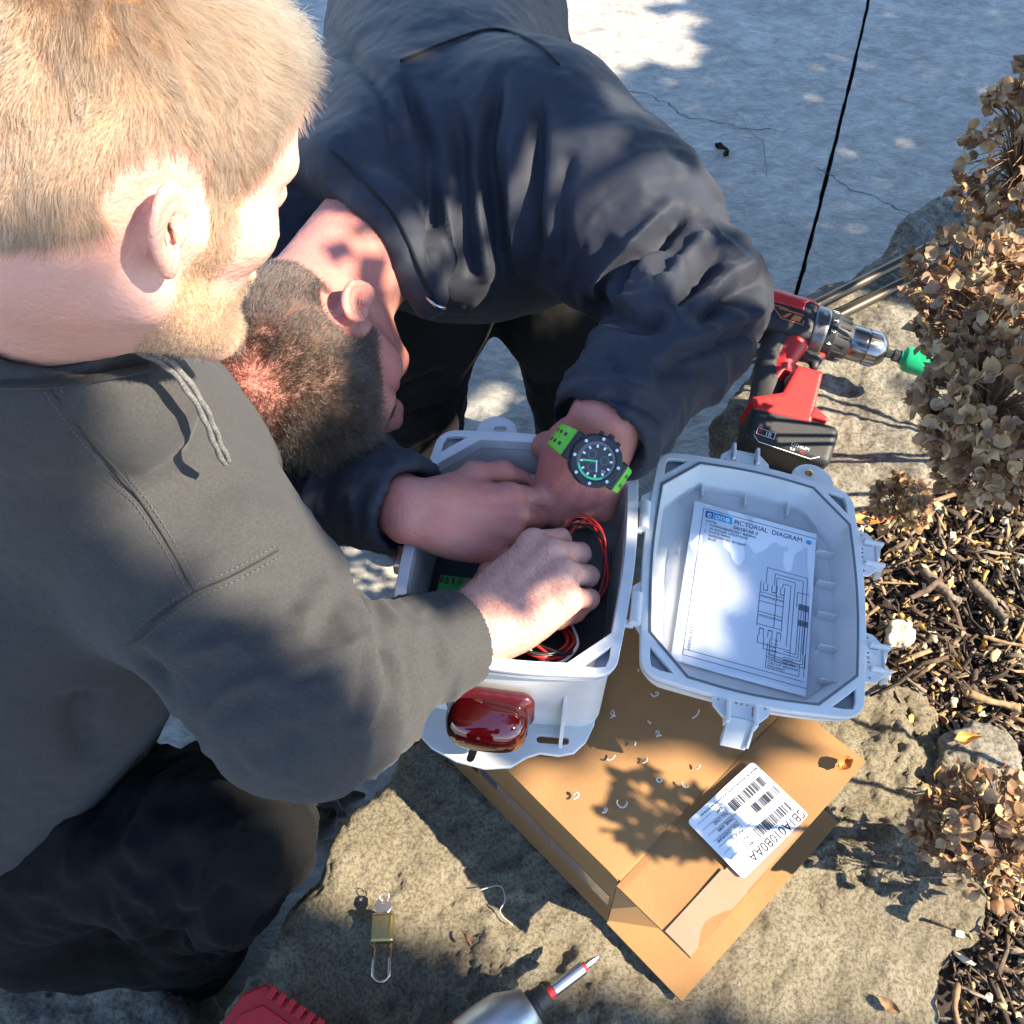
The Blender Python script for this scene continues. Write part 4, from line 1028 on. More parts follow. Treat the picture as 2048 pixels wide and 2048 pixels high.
def hairline(q):
    """soft mask >0 where head hair grows; q in head space"""
    x, y, z = np.abs(q[:, 0]), q[:, 1], q[:, 2]
    ang = np.degrees(np.arctan2(y + 0.012, x * 1.15))         # 90 = forehead, -90 = nape, ~0 ear
    lim = np.interp(ang, [-90, -62, -40, -22, -10, 4, 14, 24, 34, 48, 62, 90], [-.083, -.076, -.052, -.032, .006, .020, -.014, -.014, .018, .060, .072, .080])
    return ss(0, .010, z - lim)

M_skinL = skin_mat('fair_skin', (0.54, 0.30, 0.235), (0.36, 0.235, 0.14), (0.60, 0.30, 0.235))
M_skinR = skin_mat('ruddy_skin', (0.46, 0.20, 0.155), (0.07, 0.038, 0.03), (0.50, 0.165, 0.135))
M_hairL = hair_mat('light_brown_hair', (0.165, 0.106, 0.066)); M_hairR = hair_mat('dark_brown_hair', (0.020, 0.0135, 0.009), 0.25)
M_beard = hair_mat('ginger_beard', (0.20, 0.115, 0.058)); M_fuzz = hair_mat('arm_hair', (0.16, 0.09, 0.05))
M_hood = cloth_mat('charcoal_fleece', (0.041, 0.0395, 0.040), 1500, .92, .06, .12)
M_hoodin = cloth_mat('charcoal_fleece_seam', (0.024, 0.023, 0.022), 700, .95, .1)
M_stitch = mat('grey_thread', (0.075, 0.072, 0.07), .8)
M_jack = cloth_mat('navy_softshell', (0.0200, 0.0225, 0.033), 1800, .62, .05, .08, .3)
M_jackd = cloth_mat('navy_softshell_lining', (0.008, 0.009, 0.011), 1100, .8, .1)
M_pants = cloth_mat('dark_work_trousers', (0.0040, 0.0039, 0.0042), 500, .9, .02, .3)
M_jean = cloth_mat('black_work_trousers', (0.0085, 0.008, 0.008), 500, .85, .02, .35)
M_nail = mat('fingernail', (0.62, 0.38, 0.32), .3)
M_cord = mat('drawcord', (0.10, 0.095, 0.09), .85, var=.5, vscale=700, stretch=(1, 1, 1))
M_boot = mat('dark_boot', (0.02, 0.016, 0.013), .6, var=.3, vscale=40)

# ------------------------------------------------------------------ man on the left
def build_left():
    t = empty('person', tuple(G(250, 1900, PZ))); bpy.context.view_layer.update()
    tag(t, 'person in a charcoal hoodie crouching at the left, one bare fist reaching into the panel', 'person')
    R, F, U = camvec(.70, -.503, .506), camvec(.633, .119, -.765), camvec(.325, .856, .402)
    hs = 1.0; ho = P(322, 446, .525) - (R * .085 - F * .02) * hs
    hf, hbox, Mx = head_field(ho, R, F, U, hs, ears=.74, nose=.72)
    neck0 = ho - F * .030 - U * .035; neck1 = P(60, 650, .735); chest = P(150, 960, .95)
    shR = P(215, 900, .86); elb = P(612, 1395, .835); wr = P(950, 1262, .955)
    shL = P(-250, 500, 1.05); pel = P(-80, 1480, 1.12)
    b = Field(); b.add(hf, .03, hbox)
    b.cone(neck0, neck1, .056, .056, .03); b.cone(neck0 + F * .035 - U * .01, neck1 + F * .02, .038, .042, .03)
    b.cone(neck1, chest, .055, .08, .02); b.cone(chest, shR, .05, .05, .03); b.cone(chest, shL, .05, .05, .03)
    b.cone(chest, pel, .08, .08, .03); b.chain([shR, elb], [.055, .043], .03); b.cone(elb, wr + (elb - wr) * .12, .045, .031, .02)
    fd = norm(P(1165, 1085, .965) - wr); bz = camvec(-.18, .42, .88)
    js, L = hand_chain(b, wr, fd, bz, -1, [(58, 80, 40), (64, 84, 42), (66, 86, 44), (62, 84, 44)], .7, 1.04, thumb=((.62, .66, -.55), (.0, .75, -.75), (-.35, .55, -.8)))
    lo = np.array([-.62, .20, .05]); hi = np.array([.16, .84, .93])
    v, q = surface_nets(b, lo, hi, .0024, .015); n = vert_normals(v, q)
    # fine skin relief over the knuckles and wrist
    v = v + n * (.00035 * fbm(v, 120, 2, 4))[:, None]
    loc = ((v - ho) @ Mx) / hs; near = (np.linalg.norm(loc, axis=1) < .19) & (chunked(hf, v.astype(np.float32)) < .004)
    hm = np.where(near, hairline(loc), 0); ax_, ay, az = np.abs(loc[:, 0]), loc[:, 1], loc[:, 2]
    eard = np.sqrt(((ay + .014) / .03) ** 2 + ((az + .003) / .040) ** 2); isear = (eard < 1) & (ax_ > .066)
    hm = np.where(isear, 0, hm)
    jaw = np.interp(ay, [-.02, .012, .04, .075, .11], [-.075, -.018, -.040, -.040, -.040])
    bm_ = ss(0, .012, jaw - az) * ss(-.105, -.085, az + .0 * ay) * ss(-.004, .018, ay) * ss(.125, .12, az * -1) * near
    sb = ss(.004, .012, ay) * ss(.042, .032, ay) * ss(.03, .012, az) * ss(-.07, -.05, az) * near
    bm_ = np.where(isear, 0, np.maximum(bm_, sb))
    body = obj_np('body', v, q, M_skinL); att(body, t)
    at = body.data.attributes.new('hair_root', 'FLOAT', 'POINT'); at.data.foreach_set('value', np.clip(np.maximum(hm * .85, bm_ * .55), 0, 1).astype(np.float32))
    crown = np.array([.012, -.062, .108])
    def fn(pos, nn, r):
        l = ((pos - ho) @ Mx) / hs; N = nn @ Mx; d = l - crown; d = d / (np.linalg.norm(d, axis=1)[:, None] + 1e-6)
        top = ss(.045, .095, l[:, 2]); front = ss(.02, .09, l[:, 1])
        comb = d * .8 + np.stack([0 * top, .25 * front + .35 * top, -.45 * (1 - top)], 1)
        cl = np.stack([fbm(l, 60, 3, 1), fbm(l, 60, 3, 2), fbm(l, 60, 3, 3)], 1) * .9
        tg = tangent(N, comb + cl); up = .38 + .32 * top + .35 * front * top
        d0 = unit(N * (up + .25)[:, None] + tg * .8 + r.normal(0, .16, l.shape)); d1 = unit(N * (up * .35)[:, None] + tg + r.normal(0, .22, l.shape) + np.array([0, 0, -.25]))
        nape = ss(-.085, -.01, l[:, 2])
        ln = (.005 + .006 * nape + .009 * top + .010 * top * front) * r.uniform(.65, 1.25, len(l))
        return ln * hs, d0 @ Mx.T, d1 @ Mx.T, np.full(len(l), .0006)
    hair = grow_hair('hair', v, q, n, hm * near, 70000, fn, M_hairL, t, 3, .00021); hair['label'] = 'short light brown hair'
    def fnb(pos, nn, r):
        l = ((pos - ho) @ Mx) / hs; N = nn @ Mx; tg = tangent(N, np.tile([0, .25, -1.0], (len(l), 1)) + r.normal(0, .35, l.shape))
        d0 = unit(N * .8 + tg * .6 + r.normal(0, .2, l.shape)); d1 = unit(N * .3 + tg + r.normal(0, .3, l.shape))
        return .0045 * r.uniform(.5, 1.4, len(l)), d0 @ Mx.T, d1 @ Mx.T, np.full(len(l), .0011)
    bd = grow_hair('beard', v, q, n, bm_, 9000, fnb, M_beard, t, 5, .00020); bd['label'] = 'short ginger beard along the jaw'
    # fine hair on the forearm
    am = (d_cone(v.astype(np.float32), wr + (elb - wr) * .35, wr + fd * .06, .05, .048) < 0).astype(float) * ss(-.2, .4, n @ camvec(-.2, .5, .8))
    def fna(pos, nn, r):
        tg = tangent(nn, np.tile(fd * .6 + camvec(-.9, .5, 0), (len(pos), 1)) + r.normal(0, .35, pos.shape)); d0 = unit(nn * .5 + tg); d1 = unit(nn * .2 + tg + r.normal(0, .3, pos.shape))
        return .011 * r.uniform(.4, 1.2, len(pos)), d0, d1, np.full(len(pos), .001)
    grow_hair('arm_hair', v, q, n, am, 2400, fna, M_fuzz, t, 6, .00013)
    # ---- hoodie
    j = Field()
    j.cone(chest, pel, .165, .185, .06); j.cone(P(60, 800, .87), chest, .100, .15, .06)
    j.cone(P(60, 760, .93), shR, .085, .088, .05); j.cone(P(40, 760, .95), shL, .10, .10, .06)
    j.ell(P(330, 1010, .93), (.085, .10, .09), None, .06)                                       # chest front
    j.cone(shR, shR + (elb - shR) * .5, .094, .086, .05); j.cone(shR + (elb - shR) * .5, elb, .086, .073, .04)
    cuff0, cuff1 = elb + (wr - elb) * .62, elb + (wr - elb) * .90
    j.cone(elb, cuff0, .073, .050, .03); j.cone(cuff0, cuff1, .047, .043, .012)
    j.cone(P(-60, 595, .665), P(110, 715, .675), .042, .042, .03); j.cone(P(110, 715, .675), P(285, 805, .725), .042, .040, .03); j.cone(P(60, 760, .72), P(150, 860, .80), .07, .09, .05); j.cone(P(-60, 595, .665), P(-220, 520, .82), .06, .07, .03)   # collar roll / hood
    wd = norm(wr - elb)
    j.cut.append((lambda p: d_cyl(p, cuff1 - wd * .022, wr + wd * .05, .0375), .003))
    j.cut.append((lambda p: (-(p - cuff1.astype(np.float32)) @ wd.astype(np.float32)) * -1 * 1.0 * -1 if False else np.where(d_cone(p, cuff1, wr, .07, .07) < 0, -((p - cuff1.astype(np.float32)) @ wd.astype(np.float32)), 9) * 1.0, .003))
    nd = norm(neck1 - neck0)
    j.cut.append((lambda p: d_cone(p, neck0 - nd * .02, neck1 - nd * .085, .066, .058), .006))
    specs = []
    # elbow wrinkles and sleeve folds
    specs += [([(745, 1262), (770, 1330), (765, 1420), (735, 1490)], .007, -.007), ([(790, 1262), (820, 1320), (815, 1400), (790, 1460)], .006, -.006), ([(712, 1290), (720, 1370), (700, 1450)], .008, -.005),
              ([(640, 1130), (600, 1190), (590, 1260)], .010, -.006), ([(690, 1190), (640, 1260), (630, 1330)], .010, -.005), ([(845, 1285), (870, 1330), (872, 1380)], .005, -.004),
              ([(590, 1440), (560, 1490), (500, 1530)], .014, -.006), ([(330, 1330), (250, 1430), (150, 1500)], .02, -.012), ([(180, 1380), (160, 1450), (190, 1520)], .014, -.014),
              ([(90, 700), (200, 690), (300, 720)], .009, -.006), ([(60, 740), (190, 742), (310, 735)], .006, -.009), ([(400, 830), (450, 850), (520, 870)], .014, -.004), ([(420, 1000), (480, 960), (570, 990)], .016, -.004)]
    specs += [([(760, 1290), (790, 1340), (790, 1420), (762, 1480)], .007, .005), ([(660, 1160), (615, 1220), (605, 1290)], .011, .005), ([(730, 1280), (742, 1370), (718, 1470)], .008, .004)]
    hood = cloth('hoodie', j, (-.75, .02, -.02), (.02, .85, .68), .0046, M_hood, t, specs, .0030, 3, (1, 1, 1), 8, bunch=[(shR, elb, .0065, 26, .85, .28, 3), (elb, wr, .0075, 40, .35, .35, 4)]); hood['label'] = 'charcoal fleece hoodie'
    up = lambda p: p + np.array([norm(C0 - a) * .0022 for a in p])
    seam('seam', j, [(95, 770), (170, 870), (250, 960), (320, 1060), (390, 1185)], M_hoodin, hood, .0009, stitches=M_stitch, disp=up)
    seam('seam', j, [(250, 1295), (320, 1235), (390, 1185), (470, 1150), (560, 1100)], M_hoodin, hood, .0009, stitches=M_stitch, disp=up)
    seam('collar_seam', j, [(0, 770), (110, 768), (200, 755), (300, 735)], M_hoodin, hood, .0028, disp=up)
    # knitted cuff
    cf = Field(); cf.cone(elb + (wr - elb) * .70, cuff1, .0485, .0448, .004); cf.cut.append((lambda p: d_cyl(p, elb + (wr - elb) * .4, wr + wd * .1, .0405), .002))
    cf.cut.append((lambda p: -((p - cuff1.astype(np.float32)) @ wd.astype(np.float32)) * -1 * -1, .002)); cf.cut.append((lambda p: ((p - (elb + (wr - elb) * .66).astype(np.float32)) @ wd.astype(np.float32)), .002))
    att(obj_sdf('cuff', cf, np.minimum(elb, wr) - .07, np.maximum(elb, wr) + .07, .0025, M_hood, None, lambda v, n: .0006 * np.sin(np.arctan2((v - elb) @ norm(np.cross(wd, [0, 0, 1])), (v - elb) @ norm(np.cross(wd, np.cross(wd, [0, 0, 1])))) * 60)), hood)
    # drawcord
    dc = [P(x, y, d) for x, y, d in ((262, 690, .635), (310, 712, .645), (352, 742, .66), (395, 800, .68), (420, 850, .70), (438, 895, .72), (454, 925, .74))]
    dc = smooth_px(dc, 60)
    for off in (-.0016, .0016): att(tube('drawcord', dc + camvec(off, off * .8, 0) + np.outer(np.sin(np.linspace(0, 40, 60) + (off > 0) * 3.1), camvec(.0004, .0003, 0)), .0021, M_cord, None, 8), hood)
    # ---- trousers
    k1 = P(450, 1690, 1.055); hip1 = P(-60, 1640, 1.16); an1 = G(330, 1890, -.40); hip2 = P(-260, 1560, 1.35); k2 = G(-40, 1800, -.25); an2 = G(-330, 1800, -.38)
    tr = Field(); tr.cone(pel, hip1, .16, .14, .06); tr.cone(hip1, k1, .125, .074, .05); tr.cone(k1, an1, .076, .075, .04); tr.cone(pel, hip2, .16, .13, .06); tr.cone(hip2, k2, .125, .09, .05); tr.cone(k2, an2, .085, .06, .04)
    tr.cone(P(120, 1800, 1.22), P(330, 1860, 1.30), .10, .075, .06)
    sp2 = [([(150, 1640), (300, 1640), (440, 1655)], .02, -.008), ([(100, 1800), (260, 1770), (420, 1700)], .018, -.010), ([(330, 1900), (400, 1830), (480, 1760)], .012, -.012), ([(50, 1700), (200, 1720), (400, 1680)], .02, .007)]
    pn = cloth('trousers', tr, (-.95, -.05, PZ - .02), (-.08, .85, .3), .0065, M_pants, t, sp2, .006, 9, (1, 1, 1), 10, bunch=[(hip1, k1, .012, 22, .8, .4, 11), (k1, an1, .010, 24, .3, .5, 12)]); pn['label'] = 'dark work trousers'
    bt = Field(); bt.ell(an1 + [.03, .05, -.01], (.055, .11, .045), None, .03); bt.cone(an1, an1 + [0, .0, .06], .05, .055, .03)
    att(obj_sdf('boot', bt, an1 - [.15, .2, .06], an1 + [.2, .25, .16], .006, M_boot), t)
    return dict(wr=wr, body=b, js=js)
LEFT = build_left()

# ------------------------------------------------------------------ man bending in from behind
def build_right():
    t = empty('person', tuple(G(820, 900, PZ))); bpy.context.view_layer.update()
    tag(t, 'person in a navy jacket bent double over the panel, wearing a lime green watch', 'person')
    R, F, U = camvec(-.739, -.437, -.513), camvec(.661, -.618, -.425), camvec(-.131, -.653, .746)
    ho = P(622, 716, 1.045); hs = .96
    hf, hbox, Mx = head_field(ho, R, F, U, hs)
    neck0 = ho - F * .028 - U * .04; neck1 = P(800, 400, 1.25); chest = P(890, 330, 1.36); pel = P(900, -170, 1.85)
    shL = P(1075, 300, 1.245); elb = P(1408, 592, 1.12); wr = P(1196, 872, 1.005)
    shR = P(600, 380, 1.33); elb2 = P(440, 875, 1.17); wr2 = P(852, 1028, .985)
    b = Field(); b.add(hf, .03, hbox); b.cone(neck0, neck1, .055, .066, .03); b.cone(neck0 + F * .03, neck1 + F * .02, .04, .05, .03)
    b.cone(neck1, chest, .062, .09, .02); b.cone(chest, pel, .10, .10, .02); b.cone(chest, shL, .05, .05, .02); b.cone(chest, shR, .05, .05, .02)
    b.chain([shL, elb], [.055, .042], .02); b.cone(elb, wr + (elb - wr) * .12, .044, .031, .02)
    b.chain([shR, elb2], [.055, .042], .02); b.cone(elb2, wr2 + (elb2 - wr2) * .12, .044, .031, .02)
    fdA = norm(P(1150, 990, 1.05) - wr); bzA = camvec(-.05, -.35, .95)
    jA, LA = hand_chain(b, wr, fdA, bzA, 1, [(48, 70, 40), (55, 78, 40), (58, 80, 42), (58, 80, 42)], .3, 1.05, thumb=((.38, .80, -.60), (-.05, .75, -.8), (-.2, .7, -.8)))
    fdB = norm(P(1000, 1046, 1.012) - wr2); bzB = camvec(-.02, .10, .98)
    jB, LB = hand_chain(b, wr2, fdB, bzB, -1, [(22, 30, 18), (44, 62, 34), (54, 70, 38), (58, 74, 40)], .5, .94, thumb=((.60, .80, -.20), (.22, .95, -.22), (-.05, .97, -.30)))
    lo = np.array([-.42, .40, .12]); hi = np.array([.40, 1.45, .66])
    v, q = surface_nets(b, lo, hi, .0024, .015); n = vert_normals(v, q); v = v + n * (.00035 * fbm(v, 120, 2, 14))[:, None]
    loc = ((v - ho) @ Mx) / hs; near = (np.linalg.norm(loc, axis=1) < .19) & (chunked(hf, v.astype(np.float32)) < .004)
    hm = np.where(near, hairline(loc), 0); ax_, ay, az = np.abs(loc[:, 0]), loc[:, 1], loc[:, 2]
    eard = np.sqrt(((ay + .014) / .03) ** 2 + ((az + .003) / .040) ** 2); hm = np.where((eard < 1) & (ax_ > .066), 0, hm)
    bald = ss(.052, .022, np.linalg.norm(loc - np.array([.0, -.045, .118]), axis=1))
    body = obj_np('body', v, q, M_skinR); att(body, t)
    at = body.data.attributes.new('hair_root', 'FLOAT', 'POINT'); at.data.foreach_set('value', np.clip(hm * (1 - .85 * bald) * .85, 0, 1).astype(np.float32))
    crown = np.array([.0, -.05, .115])
    def fn(pos, nn, r):
        l = ((pos - ho) @ Mx) / hs; N = nn @ Mx; d = l - crown; d /= np.linalg.norm(d, axis=1)[:, None] + 1e-6
        top = ss(.05, .10, l[:, 2]); front = ss(.0, .07, l[:, 1]) * top
        cl = np.stack([fbm(l, 45, 2, 11), fbm(l, 45, 2, 12), fbm(l, 45, 2, 13)], 1) * .8
        tg = tangent(N, d * .8 + cl + np.stack([0 * top, .3 * top, -.5 * (1 - top)], 1)); up = .45 + .3 * top
        d0 = unit(N * up[:, None] + tg * .7 + r.normal(0, .2, l.shape)); d1 = unit(N * (up * .2)[:, None] + tg + r.normal(0, .35, l.shape))
        ln = (.0065 + .0035 * ss(-.06, .03, l[:, 2]) + .005 * top + .017 * front) * r.uniform(.6, 1.3, len(l))
        return ln * hs, d0 @ Mx.T, d1 @ Mx.T, .0005 + .0042 * front + .0016 * top
    hair = grow_hair('hair', v, q, n, hm * near * (1 - .72 * bald), 34000, fn, M_hairR, t, 13, .00023, 7); hair['label'] = 'short dark hair thinning at the crown'
    eb = near * ss(.016, .010, np.abs(ax_ - .030)) * ss(.009, .005, np.abs(az - .030 + .06 * (ax_ - .03) ** 2)) * (ay > .06)
    def fne(pos, nn, r):
        l = ((pos - ho) @ Mx) / hs; N = nn @ Mx; d = np.stack([np.sign(l[:, 0]), 0 * l[:, 0], .15 + 0 * l[:, 0]], 1); tg = tangent(N, d); return .008 * r.uniform(.5, 1.2, len(l)), unit(N * .4 + tg) @ Mx.T, unit(tg + N * .1) @ Mx.T, np.zeros(len(l))
    grow_hair('eyebrow', v, q, n, eb, 700, fne, M_hairR, t, 17, .0002)
    # ---- jacket
    j = Field()
    j.cone(chest, pel, .175, .185, .06); j.cone(neck1 + (chest - neck1) * .25, chest, .105, .16, .06)
    j.cone(P(860, 330, 1.27), shL, .10, .105, .06); j.cone(P(800, 330, 1.29), shR, .10, .095, .06)
    mid = shL + (elb - shL) * .5
    j.cone(shL, mid, .112, .098, .05); j.cone(mid, elb, .098, .062, .04)
    j.ell(P(960, 470, 1.30), (.15, .10, .11), None, .06)           # hanging front
    cuff0, cuff1 = elb + (wr - elb) * .70, elb + (wr - elb) * 1.0
    j.cone(elb, elb + (wr - elb) * .35, .060, .066, .04); j.cone(elb + (wr - elb) * .35, cuff1, .066, .054, .03)
    e0, e1 = elb2 + (wr2 - elb2) * .6, elb2 + (wr2 - elb2) * .925
    j.cone(shR, elb2, .095, .072, .04); j.cone(elb2, e0, .072, .058, .03); j.cone(e0, e1, .056, .047, .02)
    # stand-up collar
    colp = [P(x, y, d) for x, y, d in ((590, 300, 1.20), (690, 330, 1.145), (760, 425, 1.125), (820, 515, 1.13), (858, 595, 1.15))]
    j.chain(colp, [.034, .034, .033, .031, .024], .02)
    wdA, wdB = norm(wr - elb), norm(wr2 - elb2)
    c32 = lambda a: np.asarray(a, np.float32)
    j.cut.append((lambda p: np.where(d_cone(p, cuff1, wr + wdA * .08, .08, .08) < 0, -((p - c32(cuff1)) @ c32(wdA)), 9), .004))
    j.cut.append((lambda p: d_cyl(p, cuff1 - wdA * .02, wr + wdA * .1, .0475), .004))
    j.cut.append((lambda p: np.where(d_cone(p, e1, wr2 + wdB * .08, .08, .08) < 0, -((p - c32(e1)) @ c32(wdB)), 9), .004))
    j.cut.append((lambda p: d_cyl(p, e1 - wdB * .02, wr2 + wdB * .1, .0395), .004))
    j.cut.append((lambda p: d_cone(p, neck0 - norm(neck1 - neck0) * .05, neck1 - norm(neck1 - neck0) * .10, .066, .058), .006)); j.cone(P(770, 330, 1.21), P(915, 500, 1.225), .075, .065, .04)
    sp = [([(804, 140), (848, 259), (869, 414), (874, 560)], .011, -.016), ([(910, 197), (931, 362), (936, 466), (945, 560)], .011, -.014), ([(1003, 134), (972, 290), (993, 440), (1014, 575)], .011, -.016),
          ([(1081, 171), (1068, 362), (1066, 545)], .011, -.013), ([(1140, 300), (1120, 420), (1110, 560)], .013, -.008), ([(835, 260), (890, 430), (905, 560)], .012, .010), ([(945, 300), (955, 440), (975, 570)], .012, .010), ([(1030, 260), (1030, 420), (1040, 560)], .012, .010),
          ([(1345, 405), (1290, 470), (1235, 530), (1190, 590)], .010, .013), ([(1370, 425), (1310, 500), (1255, 560), (1215, 610)], .010, -.015), ([(1420, 470), (1370, 520), (1320, 590)], .010, .010), ([(1445, 500), (1395, 550), (1345, 610)], .010, -.013),
          ([(1520, 520), (1440, 560), (1390, 620)], .009, .008), ([(1530, 560), (1450, 600), (1390, 650)], .009, -.010), ([(1535, 610), (1450, 650), (1370, 690)], .010, .007), ([(1510, 650), (1430, 690), (1330, 720)], .010, -.008),
          ([(1450, 750), (1380, 740), (1290, 740)], .012, -.006), ([(1170, 590), (1260, 640), (1350, 640)], .014, -.014), ([(650, 60), (760, 180), (800, 330)], .012, -.008), ([(1330, 850), (1280, 810), (1200, 790)], .008, -.006), ([(1300, 790), (1230, 770), (1150, 770)], .009, .005)]
    jk = cloth('jacket', j, (-.46, .52, .02), (.48, 2.1, .66), .0042, M_jack, t, [(a, b * .85, c * 1.35) for a, b, c in sp], .0030, 23, (1, 1, 1), 9, bunch=[(shL, elb, .008, 24, .80, .25, 7), (elb, wr, .0085, 30, .25, .30, 8), (elb, wr, .005, 42, .85, .2, 9), (elb2, wr2, .006, 36, .75, .4, 10)]); jk['label'] = 'navy softshell jacket'
    up = lambda p: p + np.array([norm(C0 - a) * .0012 for a in p])
    seam('yoke_seam', j, [(800, 122), (890, 85), (985, 58), (1066, 83), (1118, 130)], M_jackd, jk, .0022, disp=up)
    seam('collar_seam', j, [(660, 300), (735, 370), (800, 450), (850, 560), (880, 620)], M_jackd, jk, .0020, disp=up)
    # zip pull at the collar end
    zp = j.hit(870, 612)
    if zp is not None: att(tube('zip', [zp + camvec(-.012, .012, .004), zp + camvec(.0, .0, .006), zp + camvec(.012, -.004, .006)], .0022, M_steel, None, 6), jk)
    # ---- trousers
    tr = Field()
    k1, a1 = P(835, 610, 1.52), G(812, 945, -.40); k2, a2 = P(1150, 600, 1.52), G(1180, 930, -.40)
    tr.cone(pel - CU * .05, k1, .15, .098, .06); tr.cone(k1, a1, .095, .082, .05); tr.cone(pel - CU * .05, k2, .15, .098, .06); tr.cone(k2, a2, .095, .082, .05)
    sp2 = [([(780, 790), (830, 770), (890, 740)], .012, -.010), ([(770, 860), (830, 830), (890, 810)], .010, -.009), ([(800, 900), (840, 880), (880, 850)], .010, .008), ([(1070, 780), (1110, 770), (1160, 760)], .012, -.009)]
    pn = cloth('trousers', tr, (-.4, .8, PZ - .02), (.5, 2.2, .5), .007, M_jean, t, sp2, .005, 29, (1, 1, 1), 10); pn['label'] = 'black work trousers'
    for a in (a1, a2):
        bt = Field(); bt.ell(a + [.0, -.06, -.015], (.05, .125, .045), None, .03); bt.cone(a, a + [0, .02, .05], .05, .055, .03)
        att(obj_sdf('boot', bt, a - [.15, .3, .08], a + [.15, .2, .16], .007, M_boot), t)
    return dict(wr=wr, elb=elb, fd=fdA, jk=jk, t=t)
RIGHT = build_right()

# ------------------------------------------------------------------ the wrist watch
def build_watch():
    wr, elb, fd = RIGHT['wr'], RIGHT['elb'], RIGHT['fd']
    M_wg = mat('lime_resin', (0.13, 0.52, 0.03), .45); M_wk = mat('black_resin', (0.012, 0.012, 0.013), .35); M_dial = mat('dial', (0.03, .035, .035), .4); M_lume = mat('lume_green', (.05, .55, .22), .5); M_glass = mat('watch_glass', (1, 1, 1), .02, trans=1.0, ior=1.05)
    c = P(1192, 922, .945); nz = norm(camvec(.10, -.12, .99)); ax = norm(P(1285, 975, .95) - P(1105, 850, .95)); ax = norm(ax - nz * (ax @ nz)); ay = np.cross(nz, ax)
    M = frame(c, ax, ay, nz)                                # local x: along the strap, y: along the arm, z: out of the dial
    w = empty('wrist_watch', tuple(c)); bpy.context.view_layer.update(); tag(w, 'chunky black sports watch with lime green strap on the bent-over wrist', 'watch')
    A = lambda o: att(o, w)
    circ = lambda r, n=40, wob=0, k=8: [(r * (1 + wob * math.cos(k * a)) * math.cos(a), r * (1 + wob * math.cos(k * a)) * math.sin(a)) for a in np.linspace(0, 2 * math.pi, n, endpoint=False)]
    A(plate('case', circ(.0245, 64, .015), [], .011, M_wk, None, M, .001)); A(plate('bezel', circ(.0238, 48, .012), [circ(.0178)], .0035, M_wk, None, M @ Matrix.Translation((0, 0, .0030)), .0008))
    A(prism('dial', circ(.0180), 0, .0004, M_dial, None, M @ Matrix.Translation((0, 0, .0002))))
    A(plate('chapter_ring', circ(.0178), [circ(.0150)], .0006, mat('ring_grey', (.10, .11, .11), .35), None, M @ Matrix.Translation((0, 0, .0014)), 0))
    for k in range(8):
        a = k * math.pi / 4 + .3; p0 = np.array(M @ Vector((.0208 * math.cos(a), .0208 * math.sin(a), .0026))); A(lathe('bezel_screw', [(0, .0001), (0, .0016), (.001, .0015), (.001, .0001)], p0, p0 + nz, M_steel, None, 10))
    for k in range(12):
        a = k * math.pi / 6; A(box('hour_marker', (-.0009, .0122, .0), (.0009, .0148, .0012), mat('marker', (.7, .72, .7), .4) if k == 0 else bpy.data.materials['marker'], None, M @ Matrix.Translation((0, 0, .0008)) @ Matrix.Rotation(a, 4, 'Z')))
    for cx, cy in ((-.0065, .003), (.006, .0045), (0, -.0065)): A(plate('subdial', [(cx + .0042 * math.cos(a), cy + .0042 * math.sin(a)) for a in np.linspace(0, 6.28, 20, endpoint=False)], [[(cx + .0034 * math.cos(a), cy + .0034 * math.sin(a)) for a in np.linspace(0, 6.28, 20, endpoint=False)]], .0005, bpy.data.materials['ring_grey'], None, M @ Matrix.Translation((0, 0, .0010)), 0))
    A(box('watch_hand', (-.012, -.0009, .0016), (.001, .0009, .0021), M_lume, None, M @ Matrix.Rotation(math.radians(28), 4, 'Z'))); A(box('watch_hand', (-.001, -.0006, .0022), (.010, .0006, .0026), M_steel, None, M @ Matrix.Rotation(math.radians(-55), 4, 'Z')))
    gr = [(.0172 * math.cos(a), .0172 * math.sin(a)) for a in np.radians(np.linspace(-140, -35, 16))] + [(.0152 * math.cos(a), .0152 * math.sin(a)) for a in np.radians(np.linspace(-35, -140, 16))]
    A(prism('lume_arc', gr, .0015, .0019, M_lume, None, M))
    A(text('dial_number', '12', .0042, M @ Matrix.Translation((.0085, -.006, .0016)), bpy.data.materials['marker'], None, .0001))
    A(box('crown', (-.003, .0235, -.008), (.003, .028, -.003), M_wk, None, M, .001)); A(box('pusher', (.007, .0215, -.008), (.0115, .0255, -.0035), M_wk, None, M, .001)); A(box('pusher', (-.0115, .0215, -.008), (-.007, .0255, -.0035), M_wk, None, M, .001))
    # strap: wraps round the wrist in segments
    wc = c - nz * .036; 
    for s in (-1, 1):
        for k in range(9):
            a = math.radians(34 + k * 12.5) * s; rr0 = .0385 if k else .038
            ctr = wc + (ax * math.sin(a) + nz * math.cos(a)) * rr0 * (1.0 if abs(a) < 1.9 else .95); tz = norm(ctr - wc); tx = np.cross(ay, tz)
            Ms = frame(ctr, tx, ay, tz); wdt = .0140 - .0006 * k
            A(box('strap_link', (-.0048, -wdt, -.0022), (.0048, wdt, .0016), M_wg, None, Ms, .0012))
            if k in (2, 3, 4): 
                for yy in (-.005, .005): A(box('strap_hole', (-.0022, yy - .0018, .0012), (.0022, yy + .0018, .0019), M_wk, None, Ms, .0005))
        A(box('lug', (s * .0225 - .006, -.0140, -.0115), (s * .0225 + .006, .0140, -.002), M_wk, None, M, .002))
build_watch()
